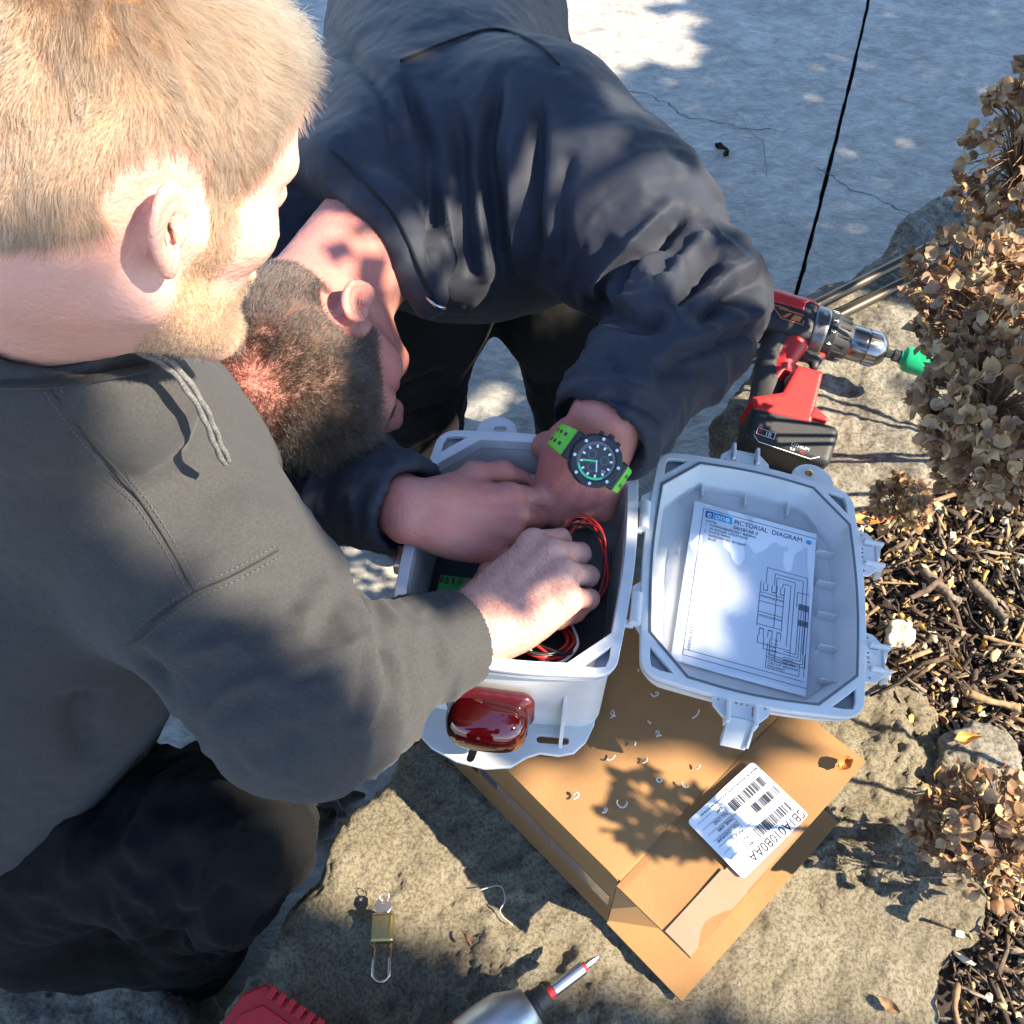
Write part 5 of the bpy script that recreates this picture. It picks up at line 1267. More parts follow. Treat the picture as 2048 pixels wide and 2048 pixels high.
# ================================================================== CORDLESS DRILL (lying on its side on the grey stone)
M_red = mat('tool_red', (0.46, 0.022, 0.022), 0.38, var=.06, vscale=60, spec=.5); M_blk = mat('tool_black', (0.018, 0.018, 0.019), 0.55, bump=.15, bscale=400)
M_rub = mat('tool_rubber', (0.035, 0.034, 0.033), 0.6, bump=.2, bscale=300); M_gear = mat('gear_case_grey', (0.16, 0.16, 0.16), 0.35, .8, bump=.1)
M_chuck = mat('chuck_steel', (0.24, 0.24, 0.25), 0.22, 1.0, var=.15, vscale=50); M_saw = mat('green_saw', (0.01, 0.30, 0.12), 0.3); M_lite = mat('white_print', (.7, .7, .7), .5)
def build_drill():
    Yd = norm([0.02, -0.34, 0.94]); pp = G(1580, 770, .074); zc = 0
    def D(x, y, dz=0.0):
        r = ray(x, y); return C0 + r * (((pp + Yd * dz - C0) @ Yd) / (r @ Yd))
    t = empty('cordless_drill', tuple(G(1580, 860, .012))); bpy.context.view_layer.update()
    tag(t, 'red and black cordless drill lying on the grey stone, green bit in its chuck', 'drill')
    A = lambda o: att(o, t)
    X = norm(D(1800, 697) - D(1515, 612)); Zd = norm(np.cross(Yd, X))      # X to the chuck, Zd towards the top of the tool, Yd out of its side
    fM = np.array([X, Zd, Yd]).T
    p0 = D(1528, 632); p1 = D(1610, 657)
    def sdf(name, f, c, e, m, h=.0020): return A(obj_sdf(name, f, np.asarray(c) - e, np.asarray(c) + e, h, m))
    hc = (p0 + p1) / 2
    f_m = lambda p: smin(smin(d_cone(p, p0, p1, .030, .032), d_box(p, hc - X * .004, (.040, .030, .031), fM, .014), .008), d_cone(p, p0 - X * .012, p0, .022, .027), .008)
    top_cut = lambda p: (p - hc.astype(np.float32)) @ Zd.astype(np.float32)
    sdf('motor_housing', f_m, hc, .09, M_blk)
    f_r = lambda p: np.maximum(np.maximum(f_m(p) - .0016, -(top_cut(p) - .006)), -(d_box(p, hc + X * .034 + Zd * .01 + Yd * .03, (.018, .012, .02), fM, .004)))
    sdf('red_cover', f_r, hc, .09, M_red)
    g0, g1 = p1 + X * .004, p1 + X * .026
    sdf('gear_case', lambda p: d_cyl(p, g0, g1, .0345, .004), g0, .08, M_gear)
    sdf('speed_switch', lambda p: d_box(p, p1 - X * .004 + Zd * .033, (.012, .003, .010), fM, .002), p1 + Zd * .03, .04, M_blk, .0015)
    c0 = g1; A(lathe('clutch_collar', [(0, .001), (0, .0325), (.010, .0330), (.012, .0315), (.024, .0295), (.030, .0265), (.034, .024), (.034, .001)], c0, c0 + X, M_blk))
    for k in range(16):
        a = k * math.pi / 8; e = (Zd * math.cos(a) + Yd * math.sin(a)); A(box('grip_rib', (.013, -.0016, .0), (.029, .0016, .003), M_blk, None, frame(c0 + e * .0285, X, np.cross(e, X), e), .0006))
    for k, a in enumerate((20, 48, 76, 104, 132)):
        e = Zd * math.cos(math.radians(a)) + Yd * math.sin(math.radians(a)); tx = np.cross(e, X)
        if k == 0: A(box('collar_mark', (.002, -.0012, .0), (.011, .0012, .0004), M_lite, None, frame(c0 + e * .0332, X, tx, e)))
        else: A(text('collar_number', ('1', 'T', '2', '4')[k - 1], .009, frame(c0 + e * .0334 + X * .0025, tx * -1, X, e), M_lite, t))
    k0 = c0 + X * .034
    A(lathe('chuck', [(0, .001), (0, .0225), (.003, .0235), (.020, .0235), (.0205, .0225), (.0225, .0225), (.023, .0240), (.038, .0238), (.046, .019), (.050, .014), (.050, .001)], k0, k0 + X, M_chuck, None, 48))
    for k in range(24):
        a = k * math.pi / 12; e = (Zd * math.cos(a) + Yd * math.sin(a)); A(box('chuck_flute', (.024, -.0011, -.0002), (.037, .0011, .0008), M_steel, None, frame(k0 + e * .0238, X, np.cross(e, X), e)))
    b0 = k0 + X * .049; A(lathe('bit_shank', [(0, .0001), (0, .0058), (.012, .0058), (.013, .0085), (.024, .0085), (.024, .0001)], b0, b0 + X, M_blk, None, 6))
    s0 = b0 + X * .022; A(lathe('step_bit', [(0, .0001), (0, .0095), (.004, .011), (.006, .0155), (.010, .0175), (.040, .0175), (.040, .0155), (.012, .0150), (.011, .0001)], s0, s0 + X, M_saw, None, 24))
    # handle
    h0, h1, h2, h3 = D(1556, 680), D(1540, 735), D(1535, 775), D(1532, 815)
    f_h = lambda p: smin(smin(d_cone(p, h0, h1, .022, .0185), d_cone(p, h1, h2, .0185, .0185), .01), d_cone(p, h2, h3, .0185, .026), .012)
    sdf('handle', f_h, h1, .11, M_rub)
    r0, r1, r2 = D(1585, 690, .004), D(1560, 735, .006), D(1546, 770, .010)
    sdf('handle_inlay', lambda p: np.maximum(smin(d_cone(p, r0, r1, .021, .0150), d_cone(p, r1, r2, .0150, .009), .008), -((p - pp.astype(np.float32)) @ Yd.astype(np.float32) - .010)), r1, .07, M_red)
    tg0, tg1 = D(1598, 708), D(1632, 716); sdf('trigger', lambda p: smin(d_cone(p, tg0, tg1, .010, .0085), d_cone(p, tg1, D(1628, 733), .0075, .006), .006), tg0, .05, M_blk, .0016)
    A(lathe('direction_switch', [(0, .0001), (0, .0045), (.012, .0045), (.014, .003), (.014, .0001)], D(1628, 710, .004), D(1660, 712, .004), M_red, None, 14))
    # battery: red saddle + black pack
    Q = lambda x, y, dz=0: D(x, y, dz)
    bc_ = Q(1575, 868); bX = norm(Q(1655, 905) - Q(1495, 852)); bZ = norm(np.cross(Yd, bX)); bM = np.array([bX, bZ, Yd]).T
    sdf('battery_pack', lambda p: smax(d_box(p, bc_ - bZ * .012, (.057, .028, .037), bM, .010), d_box(p, bc_ - bZ * .012, (.057, .028, .037), np.array([norm(bX + bZ), norm(bZ - bX), Yd]).T * 1.0, .004) - .030, .004), bc_, .11, M_blk)
    rp = [Q(x, y) for x, y in ((1580, 752), (1630, 766), (1606, 868), (1496, 840), (1490, 815), (1550, 806))]
    R2 = np.array([[(q - bc_) @ bX, (q - bc_) @ bZ] for q in rp])
    def f_s(p):
        l = (p - bc_.astype(np.float32)) @ bM.astype(np.float32); return smax(d_poly(l[:, :2], R2), np.abs(l[:, 2]) - .0382, .004)
    sdf('battery_saddle', f_s, bc_, .12, M_red)
    lp = np.array([[(q - bc_) @ bX, (q - bc_) @ bZ] for q in [Q(x, y) for x, y in ((1612, 832), (1640, 858), (1636, 864), (1600, 854))]])
    sdf('battery_latch', lambda p: smax(d_poly(((p - bc_.astype(np.float32)) @ bM.astype(np.float32))[:, :2], lp), np.abs(((p - bc_.astype(np.float32)) @ bM.astype(np.float32))[:, 2]) - .0388, .003), bc_, .10, M_red, .0016)
    BMx = frame(bc_ + Yd * .0374, bX, bZ, Yd)
    T2 = lambda x, y: BMx @ Matrix.Translation((x, y, 0))
    A(box('battery_badge', (-.044, -.030, 0), (-.020, -.021, .0003), M_lite, None, BMx)); A(box('battery_badge', (-.0432, -.0293, .0003), (-.0208, -.0217, .0005), M_blk, None, BMx))
    A(text('battery_print', 'M', .0085, T2(-.0425, -.0286) @ Matrix.Translation((0, 0, .0006)), M_red, t)); A(text('battery_print', '18', .0085, T2(-.0335, -.0286) @ Matrix.Translation((0, 0, .0006)), M_lite, t))
    A(text('battery_print', 'LITHIUM', .0062, T2(.002, -.030), M_lite, t)); A(text('battery_print', '5.0', .005, T2(.002, -.0362), M_lite, t)); A(text('battery_print', 'XC', .005, T2(.014, -.0362), M_red, t))
    A(tube('battery_trim', [np.array(BMx @ Vector(p)) for p in ((-.046, -.0325, .0002), (-.038, -.0395, .0002), (.030, -.0395, .0002), (.040, -.033, .0002))], .0006, M_lite, None, 5))
    HMx = frame(hc + Yd * .0325 - X * .006 - Zd * .006, X, Zd, Yd)
    M_or = mat('orange_decal', (.55, .16, .05), .4)
    A(prism('decal', [(-.022, .008), (.026, .008), (.026, -.009), (-.004, -.009)], 0, .0004, M_or, None, HMx)); A(prism('decal', [(-.0195, .0068), (.0248, .0068), (.0248, -.0078), (-.003, -.0078)], .0004, .0006, M_blk, None, HMx))
    A(prism('decal_stroke', [(-.004, -.006), (.004, .002), (.008, .002), (.001, -.006)], .0007, .0009, M_or, None, HMx)); A(prism('decal_stroke', [(.008, -.006), (.012, .002), (.022, .002), (.020, -.006)], .0007, .0009, M_or, None, HMx)); A(box('decal_bar', (-.010, .0042, .0007), (.023, .0058, .0009), M_or, None, HMx))
    A(text('gear_print', 'T', .011, frame(g0 + Yd * .0346 + X * .006 - Zd * .012, X, Zd, Yd), M_blk, t))
build_drill()

# ------------------------------------------------------------------ two brown steel tubes under the drill
M_tube = mat('bronze_tube', (0.085, 0.068, 0.05), 0.35, .6, var=.1)
def steel_tube(a, b, r, label):
    a, b = np.asarray(a), np.asarray(b); L = np.linalg.norm(b - a)
    o = lathe('steel_tube', [(0, r * .8), (0, r), (L, r), (L, r * .8), (L * .5, r * .79), (0, r * .8)], a, b, M_tube, None, 20)
    tag(o, label, 'metal tube', 'steel tubes on the stone')
steel_tube(G(1475, 690, .026), G(1912, 468, .045), .0085, 'upper bronze coloured steel tube under the drill, its open end by the flowers')
steel_tube(G(1490, 722, .015), G(1885, 528, .020), .0085, 'lower bronze coloured steel tube under the drill, beside the longer one')

# ------------------------------------------------------------------ padlock with key
def build_padlock():
    M_pb = mat('brushed_brass', (0.60, 0.43, 0.17), 0.32, 1.0, bump=.3, bscale=900, stretch=(1, .05, 1)); M_ps = mat('plated_shackle', (0.55, 0.48, 0.36), 0.25, 1.0); M_key = mat('nickel_key', (.55, .5, .48), .3, 1.0)
    c = G(765, 1857, .012); y = norm(G(768, 1800, .012) - G(763, 1950, .012)); x = np.cross(y, [0, 0, 1.0]); M = frame(c, x, y, (0, 0, 1))
    t = empty('padlock', tuple(c)); bpy.context.view_layer.update(); tag(t, 'small brass padlock with its key lying on the shaded stone', 'padlock')
    A = lambda o: att(o, t); bM = np.array([x, y, (0, 0, 1)]).T
    A(obj_sdf('padlock_body', lambda p: d_box(p, c, (.0113, .0142, .0055), bM, .0025), c - .03, c + .03, .0009, M_pb))
    s = [np.array(M @ Vector((sx * .0078, yy, 0))) for sx, yy in ((-1, -.010), (-1, -.030), (-1, -.042))] + [np.array(M @ Vector((.0078 * math.cos(a), -.042 + .0078 * math.sin(a), 0))) for a in np.radians([200, 225, 250, 270, 290, 315, 340])] + [np.array(M @ Vector((.0078, yy, 0))) for yy in (-.042, -.030, -.010)]
    A(tube('shackle', s, .0021, M_ps, None, 10))
    kd = [(.0085 * math.cos(a), .0215 + .0075 * math.sin(a)) for a in np.linspace(0, 2 * math.pi, 26, endpoint=False)]
    A(plate('key', kd, [[(.002 * math.cos(a), .0255 + .002 * math.sin(a)) for a in np.linspace(0, 2 * math.pi, 12, endpoint=False)]], .0016, M_key, None, M @ Matrix.Translation((0, 0, .001)) @ Matrix.Rotation(math.radians(8), 4, 'Y'), .0003))
    A(box('key_blade', (-.0025, .012, -.001), (.0025, .017, .0008), M_key, None, M))
    ring = [np.array(M @ Vector((.001 + .0045 * math.cos(a), .0305 + .0045 * math.sin(a), .002 + .002 * math.sin(a)))) for a in np.linspace(0, 2 * math.pi, 20, endpoint=False)]
    A(tube('key_ring', ring, .0005, M_key, None, 6, True))
build_padlock()

# ------------------------------------------------------------------ impact driver (only its nose is in the picture)
def build_impact():
    M_alu = mat('cast_aluminium', (0.50, 0.51, 0.51), 0.42, .9, var=.12, vscale=60, bump=.15, bscale=250)
    a = G(1012, 2052, .042); b = G(1190, 1918, .050); X = norm(b - a); L = np.linalg.norm(b - a); t = empty('impact_driver', tuple(a - X * .05 - [0, 0, .04])); bpy.context.view_layer.update()
    tag(t, 'impact driver with silver nose and a driver bit at the bottom edge', 'impact driver'); A = lambda o: att(o, t)
    n0 = a - X * .045
    A(lathe('nose_housing', [(0, .001), (0, .031), (.030, .0315), (.050, .030), (.066, .022), (.072, .0195), (.074, .017), (.074, .001)], n0, n0 + X, M_alu, None, 40))
    r0 = n0 + X * .073; A(lathe('collet', [(0, .001), (0, .0125), (.002, .0142), (.006, .0142), (.007, .0125), (.010, .0118), (.018, .0118), (.0195, .0095), (.0195, .001)], r0, r0 + X, M_blk, None, 28))
    h0 = r0 + X * .0195; A(lathe('red_ring', [(0, .0001), (0, .0056), (.006, .0056), (.006, .0001)], h0, h0 + X, M_red, None, 16))
    A(lathe('bit_holder', [(0, .0001), (0, .0058), (.0005, .0062), (.034, .0062), (.0345, .0055), (.0345, .0001)], h0 + X * .006, b, M_steel, None, 24))
    A(lathe('bit_band', [(0, .0001), (0, .0042), (.003, .0042), (.003, .0001)], h0 + X * .0405, b, M_red, None, 16))
    A(lathe('driver_bit', [(0, .0001), (0, .0036), (.004, .0036), (.012, .0022), (.015, .0007), (.0152, .0001)], h0 + X * .0435, b + X * .1, M_steel, None, 8))
    m0 = n0 - X * .08; A(obj_sdf('motor_housing', lambda p: d_cone(p, m0, n0 - X * .001, .030, .032), m0 - .09, m0 + .14, .003, M_red))
    hd = norm(np.cross([0, 0, 1], X)); h1 = m0 - hd * .03; A(obj_sdf('handle', lambda p: d_cone(p, m0 + X * .02 - hd * .02, m0 - hd * .12, .019, .022), m0 - .2, m0 + .2, .004, M_rub))
    A(obj_sdf('battery_pack', lambda p: d_box(p, m0 - hd * .15, (.05, .03, .036), np.array([X, hd, (0, 0, 1)]).T, .008), m0 - hd * .15 - .1, m0 - hd * .15 + .1, .004, M_blk))
build_impact()

# ------------------------------------------------------------------ red plastic bit case
def build_case():
    M_rc = mat('red_case_plastic', (0.42, 0.008, 0.012), 0.38, var=.05, bump=.1, bscale=300); M_st = mat('sticker', (.68, .70, .78), .4)
    zt = .075; c = G(512, 1945, zt); x = norm(G(668, 2052, zt) - c); y = norm(np.cross([0, 0, 1], x)); M = frame((c[0], c[1], 0), x, y, (0, 0, 1))
    t = empty('bit_case', (c[0], c[1], -.005)); bpy.context.view_layer.update(); tag(t, 'bright red plastic case with ribbed edge at the bottom edge', 'tool case'); A = lambda o: att(o, t)
    W, Dp = .20, .13
    A(prism('case_base', [(0, -Dp), (W, -Dp), (W, -.004), (W - .004, 0), (.006, 0), (0, -.012)], -.006, .040, M_rc, None, M, .002)); A(prism('case_lid', [(-.001, -Dp), (W, -Dp), (W, -.006), (W - .004, -.002), (.012, -.002), (-.001, -.020)], .0415, zt - .004, M_rc, None, M, .003))
    A(prism('lid_panel', [(.010, -Dp + .01), (W - .01, -Dp + .01), (W - .01, -.018), (.022, -.018), (.010, -.034)], zt - .004, zt - .001, M_rc, None, M, .0012))
    for k in range(16): A(box('rib', (.020 + k * .0105, -.0115, zt - .004), (.0265 + k * .0105, -.0005, zt + .001), M_rc, None, M, .0008))
    SMx = M @ Matrix.Translation((.030, -.052, zt - .0008)) @ Matrix.Rotation(math.radians(-8), 4, 'Z')
    A(prism('sticker', [(0, 0), (.07, 0), (.07, .018), (.004, .018)], 0, .0004, M_st, None, SMx)); A(quads2d('sticker_print', [(.012 + k * .006, .007, .016 + k * .006, .012) for k in range(8)], SMx @ Matrix.Translation((0, 0, .0005)), M_inkb, None))
build_case()

# ================================================================== SMALL LOOSE THINGS
M_shav = mat('plastic_shaving', (.55, .50, .44), .4, trans=.2)
sh = [(1310, 1390), (1225, 1430), (1390, 1428), (1315, 1470), (1222, 1515), (1290, 1522), (1268, 1492), (1395, 1535), (1370, 1572), (1318, 1562), (1150, 1592), (1210, 1622), (1245, 1610), (1300, 1450), (1170, 1478), (1205, 1330), (1275, 1345)]
rs = random.Random(4)
for k, (x, y) in enumerate(sh):
    c = G(x, y, BH + .003); n = rs.randint(10, 26); R = rs.uniform(.002, .007); turn = rs.uniform(1.5, 7); ph = rs.uniform(0, 6.28); tl_ = rs.uniform(.1, .8); pts = []
    for i in range(n):
        a = ph + turn * i / n; rr_ = R * (1 - .5 * i / n); pts.append(c + [rr_ * math.cos(a) + (i / n - .5) * R * tl_ * 3, rr_ * math.sin(a) * (.5 + tl_), .0008 + .003 * abs(math.sin(a * .7))])
    o = tube('plastic_shaving', pts, [.0005 + .0006 * abs(math.sin(i * 1.3)) for i in range(n)], M_shav, None, 5)
    tag(o, 'pale curl of drilled plastic lying on the cardboard box', 'shaving', 'plastic shavings on the carton')
M_leafb = mat('brown_leaf', (.20, .115, .055), .75, var=.3, vscale=60, bump=.3, bscale=120); M_leafo = mat('orange_leaf', (.42, .15, .03), .6, var=.3, vscale=60); M_leafg = mat('grey_leaf', (.22, .18, .15), .8, var=.25, vscale=60)
def leaf(name, c, L, W, ang, m, label, curl=.25, group=None, tilt=0.0, lobes=0, seed=1, cat='leaf'):
    n1, n2 = 13, 7; V = []
    r = np.random.default_rng(seed); wob = r.normal(0, .12, n1)
    for i in range(n1):
        t = i / (n1 - 1); w = W * (math.sin(math.pi * min(t * .93 + .04, 1)) ** .7) * (1 + (lobes and .35 * math.sin(t * 3.14 * lobes)) + wob[i] * .3)
        for j in range(n2):
            u = (j / (n2 - 1) - .5) * 2; V.append(((t - .5) * L, u * w / 2, curl * W * (u * u) + curl * .5 * L * (t - .5) ** 2 + r.normal(0, .0006)))
    idx = np.arange(n1 * n2).reshape(n1, n2); M = Matrix.Translation(Vector(c)) @ Matrix.Rotation(math.radians(ang), 4, 'Z') @ Matrix.Rotation(tilt, 4, 'X')
    o = obj_np(name, [M @ Vector(v) for v in V], np.stack([idx[:-1, :-1], idx[1:, :-1], idx[1:, 1:], idx[:-1, 1:]], -1).reshape(-1, 4), m)
    tag(o, label, cat, group); return o
for k, (x, y, a) in enumerate(((640, 1635, 20), (672, 1622, -30), (655, 1655, 70), (700, 1600, 10), (618, 1650, -60))):
    leaf('dead_leaf', G(x, y, PZ) + [0, 0, .006], .05, .03, a, M_leafg, 'curled grey dead leaf on the patio by the stone edge', .4, 'dead leaves on the patio', .3, 2, k)
leaf('fallen_leaf', G(1740, 1042, .0) + [0, 0, .006], .075, .02, 6, M_leafo, 'orange fallen leaf at the mulch edge above the lid latch', .3, None, .2, 0, 9)
leaf('fallen_leaf', G(1775, 2012, 0) + [0, 0, .004], .022, .010, -40, M_leafb, 'small brown leaf on the shaded stone near the bottom right', .3, None, .2, 0, 10)
leaf('fallen_leaf', G(1684, 1532, .145) + [0, 0, .004], .016, .012, 40, M_leafo, 'tiny golden leaf on the far corner of the carton', .5, None, .2, 0, 11)
leaf('fallen_leaf', G(1925, 1482, .02) + [0, 0, .008], .030, .012, 10, M_litter[1], 'golden curled leaf on the small pale stone', .6, None, .3, 2, 12)
for k, (x, y, L, W, a) in enumerate(((1442, 300, .035, .016, -35), (1450, 312, .03, .014, 60))):
    leaf('dark_debris', G(x, y, PZ) + [0, 0, .004], L, W, a, M_chips[0], 'crumpled dark scrap on the open patio, %s of the pair' % ('upper' if k == 0 else 'lower'), .5, None, .4, 2, 20 + k, 'debris')
# twigs, bark pieces and a pale stone chip on the mulch
def stick(px, r, m, label, seed, z=.005, cat='stick'):
    p = [G(x, y, zz) for x, y, zz in px]; p = smooth_px(p, 16) + np.random.default_rng(seed).normal(0, r * .12, (16, 3)); o = tube('stick', p, r * (1 + .2 * np.sin(np.linspace(0, 7, 16))), m, None, 7); tag(o, label, cat); return o
stick([(1845, 1140, .0), (1900, 1190, .004), (1915, 1200, .002)], .0052, M_chips[2], 'short grey bark stick left of the thicker one in the mulch', 1)
stick([(1945, 1165, .004), (1985, 1205, .006), (2012, 1242, .004)], .0058, M_chips[2], 'thick grey bark stick lying diagonally in the mulch', 2)
stick([(1965, 1272, .006), (2005, 1284, .010), (2050, 1292, .012)], .0022, M_chips[3], 'thin pale twig at the right edge of the mulch', 3)
stick([(1930, 1385, .002), (1975, 1400, .006), (2040, 1415, .006)], .0045, M_chips[3], 'tan split stick near the pale stone on the mulch', 4)
stick([(1755, 1165, .004), (1800, 1166, .008), (1835, 1168, .006)], .0012, M_chips[3], 'fine reddish twig beside the upper side latch', 5)
stick([(1915, 1970, .0), (1910, 2010, .004), (1916, 2050, .002)], .0030, M_leafb, 'brown stem beside the stone at the bottom right', 6)
rockE = [G(*p, .0)[:2] for p in ((1775, 1250), (1800, 1243), (1835, 1262), (1838, 1275), (1815, 1285), (1782, 1280))]
rock('stone_chip', rockE, .010, -.04, mat('pale_stone_chip', (.52, .46, .33), .9, var=.15, vscale=80, bump=.6, bscale=200), 71, h=.0018, rnd=.005, amp=.002, label='pale flat stone chip lying on the dark mulch')
for k, (x, y) in enumerate(((870, 1628), (905, 1650), (880, 1690))):
    pass
tag(tube('root_hair', smooth_px([G(x, y, .004) for x, y in ((960, 1780), (1000, 1772), (1010, 1800), (1000, 1825), (1025, 1850))], 30), .0006, M_shav, None, 5), 'wisp of pale fibre on the sunlit stone left of the carton', 'fibre')
tag(tube('rusty_nail', [G(930, 1868, .004), G(936, 1880, .005), G(942, 1890, .004)], [.0014, .0016, .001], mat('rust', (.16, .06, .03), .8), None, 6), 'short rusty nail on the limestone right of the padlock', 'nail')

# ================================================================== DRIED HYDRANGEAS
def leaf_mat(name, col, tr=0.35, rough=.6):
    m = mat(name, col, rough, var=.28, vscale=70); nt = m.node_tree; b = nt.nodes['Principled BSDF']; out = nt.nodes['Material Output']
    tl_ = nt.nodes.new('ShaderNodeBsdfTranslucent'); mx = nt.nodes.new('ShaderNodeMixShader'); mx.inputs[0].default_value = tr
    src = b.inputs['Base Color'].links[0].from_socket; nt.links.new(src, tl_.inputs[0]); nt.links.new(b.outputs[0], mx.inputs[1]); nt.links.new(tl_.outputs[0], mx.inputs[2]); nt.links.new(mx.outputs[0], out.inputs[0]); return m
M_pet = [leaf_mat('petal_tan', (.38, .24, .115)), leaf_mat('petal_brown', (.24, .13, .06)), leaf_mat('petal_pale', (.46, .33, .185)), leaf_mat('petal_mauve', (.29, .18, .115))]
M_stem = mat('dry_stem', (.17, .10, .05), .8, var=.3, vscale=90)
def petal_mesh(seed, m):
    r = np.random.default_rng(seed); V = []; n1, n2 = 5, 5; c = r.uniform(.25, 1.0); tw = r.normal(0, .22)
    for i in range(n1):
        t = i / (n1 - 1); w = 1.02 * math.sin(math.pi * (t * .84 + .13)) ** .6
        for j in range(n2):
            u = (j / (n2 - 1) - .5) * 2; V.append((u * w * .5, t, c * (u * u * .35) + c * (t - .2) ** 2 * .7 - .05 + tw * u * t + r.normal(0, .035)))
    idx = np.arange(25).reshape(5, 5); me = np_mesh('petal', V, np.stack([idx[:-1, :-1], idx[1:, :-1], idx[1:, 1:], idx[:-1, 1:]], -1).reshape(-1, 4)); me.materials.append(m); return me
PM_ = [petal_mesh(s, M_pet[s % 4]) for s in range(12)]
def hydrangea(base, heads, label, seed, budget):
    """heads: [(centre, radii, petals, petal size)]"""
    r = np.random.default_rng(seed); t = empty('dried_hydrangea', tuple(base)); bpy.context.view_layer.update(); tag(t, label, 'plant'); used = 0; pend = []
    for hi_, (c, rad, cnt, ps) in enumerate(heads):
        c = np.asarray(c, float); rad = np.asarray(rad, float); b0 = np.asarray(base, float) + [r.uniform(-.04, .04), r.uniform(-.04, .04), 0]
        midp = (b0 + c) / 2 + [r.uniform(-.03, .03), r.uniform(-.03, .03), .02]; att(tube('stem', smooth_px([b0, midp, c - [0, 0, rad[2] * .5], c], 16), np.linspace(.0035, .0022, 16), M_stem, None, 7), t)
        # twiglets inside make the flower head's own mesh
        Vs, Fs, off = [], [], 0; ends = []
        for k in range(cnt // 3):
            d = unit(r.normal(0, 1, (1, 3)))[0]; e = c + d * rad * r.uniform(.80, 1.0); V, Fc = tube_arrays([c - [0, 0, rad[2] * .4], (c + e) / 2 + r.normal(0, .004, 3), e], [.0009, .0007, .0005], 4, False, False); Vs.append(V); Fs += [tuple(i + off for i in f) for f in Fc]; off += len(V); ends.append((e, d))
        me = bpy.data.meshes.new('flower_head'); me.from_pydata([tuple(v) for v in np.concatenate(Vs)], [], Fs); head = link('flower_head', me, M_stem); att(head, t); bpy.context.view_layer.update()
        inv = head.matrix_world.inverted()
        for k in range(cnt):
            e, d = ends[r.integers(len(ends))]; d = norm(d + r.normal(0, .30, 3)); n = norm(d + r.normal(0, .45, 3)); y = np.cross(n, r.normal(0, 1, 3)); y = norm(y - n * (y @ n)); x = np.cross(y, n); s = ps * r.uniform(.7, 1.25)
            Mw = frame(e + d * r.uniform(-.001, .004) , x * s, y * s, n * s); pend.append((head, Mw, PM_[r.integers(12)], np.linalg.norm(e - C0) - .04 * (d @ norm(C0 - e))))
    pend.sort(key=lambda a: a[3])
    rest = {}
    for i, (head, Mw, me, _) in enumerate(pend):
        if i < budget:
            o = bpy.data.objects.new('petal', me); COL.objects.link(o); o.parent = head; o.matrix_parent_inverse = head.matrix_world.inverted(); o.matrix_world = Mw
        else: rest.setdefault(head.name, []).append((Mw, me))
    for hn, lst in rest.items():
        V, Fs, MI, off = [], [], [], 0
        for Mw, me in lst:
            co = np.zeros(75, np.float32); me.vertices.foreach_get('co', co); A_ = np.array(Mw); V.append(co.reshape(25, 3) @ A_[:3, :3].T + A_[:3, 3]); idx = np.arange(25).reshape(5, 5) + off
            Fs.append(np.stack([idx[:-1, :-1], idx[1:, :-1], idx[1:, 1:], idx[:-1, 1:]], -1).reshape(-1, 4)); MI += [M_pet.index(me.materials[0])] * 16; off += 25
        o = obj_np('petals', np.concatenate(V), np.concatenate(Fs), M_pet); o.data.polygons.foreach_set('material_index', np.array(MI, np.int32)); o['kind'] = 'stuff'; att(o, bpy.data.objects[hn])
hydrangea((.80, .86, -.03), [(P(2068, 290, 1.10), (.070, .050, .115), 900, .0105), (P(1945, 560, 1.02), (.062, .060, .050), 540, .0105), (P(1985, 640, .98), (.070, .055, .055), 420, .011), (P(1985, 800, .93), (.065, .06, .060), 640, .0118), (P(1970, 905, .96), (.045, .05, .045), 320, .0112), (P(1800, 1010, 1.16), (.032, .030, .032), 230, .0088), (P(2230, 620, 1.0), (.06, .06, .05), 200, .013), (P(2260, 850, .95), (.06, .06, .05), 200, .013), (P(2200, 430, 1.1), (.06, .06, .05), 200, .013)],  # the last heads, off frame, are added to cast dapples on the stone
          'tall dried hydrangea with tan flower heads leaning in beside the drill', 3, 300)
hydrangea((.66, .34, -.03), [(P(1985, 1640, .96), (.062, .050, .045), 480, .0112), (P(1905, 1660, .97), (.036, .030, .030), 200, .0105), (P(2030, 1740, 1.0), (.04, .04, .035), 130, .0125), ((.60, .165, .60), (.042, .040, .036), 150, .013), ((.68, .28, .66), (.030, .034, .030), 60, .016), ((.74, .36, .60), (.035, .034, .030), 60, .016)],  # the high heads, off frame, are added to cast flower shadows on the carton
          'low dried hydrangea head over the stone at the bottom right', 5, 300)

